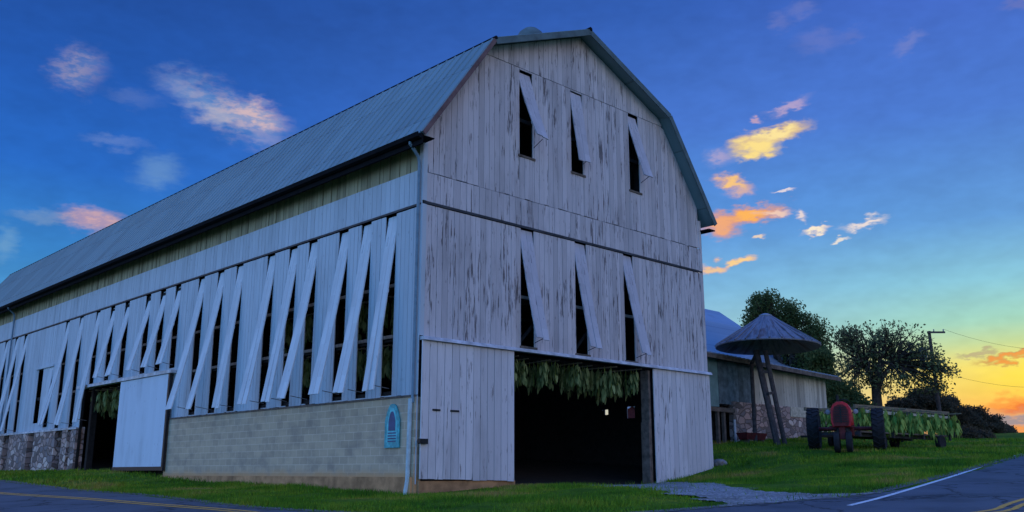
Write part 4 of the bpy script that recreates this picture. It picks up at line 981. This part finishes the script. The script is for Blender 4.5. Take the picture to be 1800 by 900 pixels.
D_ = rp([(0, '#4c6078'), (6, '#5a86b0'), (14, '#5088bc'), (26, '#3f72b2'), (45, '#2d589a'), (90, '#274a86')])
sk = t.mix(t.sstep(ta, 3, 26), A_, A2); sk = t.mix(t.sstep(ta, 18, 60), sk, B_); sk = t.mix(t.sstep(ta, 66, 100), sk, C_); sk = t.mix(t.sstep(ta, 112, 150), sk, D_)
gain = t.math('ADD', 1.0, t.math('MULTIPLY', t.math('MAXIMUM', t.sstep(ta, 70, 105), t.sstep(el, 33, 52)), GAIN))  # brightness added to the unseen sky behind and overhead to light the walls
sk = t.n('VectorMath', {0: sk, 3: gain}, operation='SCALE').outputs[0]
sk = t.mix(1.0, sk, t.ramp(t.noise(t.map(D, (1, 1, 2.2)), 26, 2, .7), [(.3, .97), (.7, 1.10)]), 'MULTIPLY')
# clouds
AE = t.n('CombineXYZ', {0: az, 1: el, 2: 0.0}).outputs[0]
n1 = t.n('TexNoise', {'Vector': t.map(AE, (.35, .8, 1)), 'Scale': 1.0, 'Detail': 3.0, 'Roughness': .6}).outputs[1]; n2 = t.n('TexNoise', {'Vector': t.map(AE, (1.1, 2.6, 1)), 'Scale': 1.0, 'Detail': 3.0, 'Roughness': .6})
wv = t.vmath('ADD', AE, t.n('VectorMath', {0: t.vmath('SUBTRACT', n1, (.5, .5, .5)).outputs[0], 3: 1.7}, operation='SCALE').outputs[0]).outputs[0]
wv = t.vmath('ADD', wv, t.n('VectorMath', {0: t.vmath('SUBTRACT', n2.outputs[1], (.5, .5, .5)).outputs[0], 3: 1.1}, operation='SCALE').outputs[0]).outputs[0]
CL = [  # px, py, rx, ry, tilt, colour, light colour, density, softness
 (137, 122, 40, 34, 20, '#7088bc', '#b4a8b8', .62, 1), (330, 160, 52, 26, -20, '#6a92cc', '#a8b0cc', .6, 1), (405, 195, 100, 36, -22, '#6896cc', '#b8b4c4', .65, 1),
 (452, 202, 48, 26, -8, '#a8a8c4', '#e8c4bc', .85, .8), (385, 200, 30, 18, 0, '#a8b0c8', '#dcc8c0', .6, 1), (278, 302, 38, 26, 15, '#5c94cc', '#8cacc8', .6, 1), (200, 250, 50, 12, 0, '#5a84c8', '#8c9ccc', .5, 1),
 (172, 392, 52, 22, -10, '#c09cac', '#e4b0a4', .92, .7), (75, 378, 40, 12, 0, '#6c9cc8', '#a0a8b8', .5, 1), (470, 245, 60, 14, -25, '#6c8ccc', '#9c9cc8', .5, 1), (235, 170, 40, 16, 0, '#4c74bc', '#7080b8', .5, 1), (8, 430, 18, 26, 0, '#7cacc8', '#90b4cc', .5, 1),
 (1352, 238, 70, 16, 6, '#d8b890', '#fce49c', 1, .35), (1330, 258, 44, 17, 0, '#e4c890', '#fce08c', 1, .35), (1265, 272, 26, 16, 0, '#8c98d0', '#b8a8c8', .7, 1), (1288, 322, 34, 13, -15, '#d8a898', '#fcc878', .95, .5), (1300, 336, 26, 10, 0, '#a898c0', '#d8b0a8', .7, .8),
 (1316, 378, 66, 15, 4, '#e89c68', '#fcb45c', 1, .35), (1262, 392, 40, 20, 0, '#d89888', '#f0a878', .95, .5), (1365, 372, 30, 7, 0, '#d8b8c0', '#f0d0c0', .8, .6), (1378, 339, 22, 4, 5, '#b8b8d8', '#e8dce0', .9, .5), (1413, 381, 12, 9, 0, '#b8b8d4', '#f0dcd4', .85, .5),
 (1432, 405, 26, 6, 2, '#d0c4cc', '#fcecd0', .95, .4), (1522, 390, 36, 8, 10, '#b4bcd4', '#f0e0d8', .9, .5), (1472, 424, 16, 5, 14, '#c8ccd8', '#f0e4d4', .85, .5), (1333, 414, 12, 4, 15, '#d8c0b8', '#f4d8b8', .85, .5),
 (1300, 463, 28, 7, 8, '#e0bca0', '#fcd08c', .95, .4), (1255, 472, 26, 9, 0, '#d8b0a8', '#f4c490', .9, .5), (1385, 183, 38, 8, 8, '#7c88c8', '#c0a8c8', .75, .9), (1328, 206, 12, 5, 0, '#8c90cc', '#d0a8b8', .7, .6),
 (1410, 18, 26, 14, 0, '#5470c0', '#8488c0', .5, 1), (1372, 42, 20, 14, 0, '#5470c0', '#8084c0', .5, 1), (1440, 75, 44, 18, 0, '#5470c0', '#8488c4', .45, 1), (1500, 62, 20, 10, 0, '#5470c0', '#7880c0', .4, 1), (1594, 76, 26, 11, 25, '#6078c4', '#8c90c8', .55, 1), (1790, 4, 30, 10, 0, '#6070b8', '#8080b8', .5, 1),
 (1775, 629, 48, 6, 3, '#a87050', '#e8803c', .85, .6), (1722, 620, 34, 5, 3, '#a09c80', '#b0a484', .8, .5), (1800, 660, 60, 22, 0, '#f0e048', '#f8e03c', .5, 1), (1775, 708, 70, 12, 4, '#f09040', '#f0843c', .7, .8), (1800, 716, 44, 8, 3, '#e86c34', '#e0683c', .85, .5),
 (1770, 740, 70, 10, -5, '#7484ac', '#68809c', .85, .5), (1745, 726, 60, 8, 0, '#c0907c', '#d09470', .7, .8), (1775, 759, 50, 7, -6, '#c88868', '#e89050', .85, .6)]
for ci, (px, py, rx, ry, tilt, c1, c2, dn, soft) in enumerate(CL):
    if ci % 6 == 5:   # a vanishing offset keeps the masks evaluated one after another
        wv = t.vmath('ADD', wv, t.n('VectorMath', {0: sk, 3: 1e-9}, operation='SCALE').outputs[0]).outputs[0]
    a0, e0 = azel(px, py); k = 1 / 28.0
    mp = t.n('Mapping', {0: wv, 'Location': (a0, e0, 0), 'Rotation': (0, 0, R(tilt)), 'Scale': (rx * k * (1.0 if px > 700 else 1.05), ry * k * (1.05 if px > 700 else 1.0), 1)}, vector_type='TEXTURE').outputs[0]
    d = t.vmath('LENGTH', mp).outputs['Value']; mk = t.sstep(d, 1.25 + .2 * soft, .72 - .6 * soft, 0, dn * (1 if px > 700 else .8))
    
    if dn <= .6: cc_ = tuple((a + b) / 2 for a, b in zip(lin(c1), lin(c2)))
    elif px > 700: cc_ = t.mix(t.sstep(t.math('MULTIPLY_ADD', n2.outputs[0], -1.1, t.math('ADD', d, .55)), .95, .35), lin(c1), lin(c2))
    else: cc_ = t.mix(t.sstep(n2.outputs[0], .38, .62), lin(c1), lin(c2))
    sk = t.mix(mk, sk, cc_)
ni = t.n('TexSky', sky_type='NISHITA', sun_disc=False, sun_elevation=R(3), sun_rotation=R(SUNAZ)); ni.air_density = 1.2; ni.dust_density = 1.0
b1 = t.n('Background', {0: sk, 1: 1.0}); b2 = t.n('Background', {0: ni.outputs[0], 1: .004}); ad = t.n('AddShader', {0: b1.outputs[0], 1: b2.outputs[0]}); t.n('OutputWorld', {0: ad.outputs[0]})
w.cycles.sampling_method = 'MANUAL'; w.cycles.sample_map_resolution = 512

sun = bpy.data.lights.new('sun', 'SUN'); sun.energy = .35; sun.angle = R(.6); sun.color = (1, .72, .45); so = bpy.data.objects.new('sun', sun); C.objects.link(so)
dv = Vector((math.sin(R(SUNAZ)) * math.cos(R(3)), math.cos(R(SUNAZ)) * math.cos(R(3)), math.sin(R(3)))); so.rotation_euler = dv.to_track_quat('Z', 'Y').to_euler(); so.location = (20, 30, 40)

# ------------------------------------------------------------------ camera and view
cam = bpy.data.cameras.new('camera'); cam.sensor_width = 36; cam.lens = 36 * F / 1800; cam.clip_end = 4000; cam.clip_start = .1
co = bpy.data.objects.new('camera', cam); C.objects.link(co); co.location = (0, 0, EYE); co.rotation_euler = (math.pi / 2 + T, 0, 0); sc.camera = co
sc.view_settings.view_transform = 'Standard'; sc.view_settings.look = 'None'; sc.view_settings.gamma = 1; sc.view_settings.exposure = 0
sc.cycles.max_bounces = 5; sc.cycles.diffuse_bounces = 2
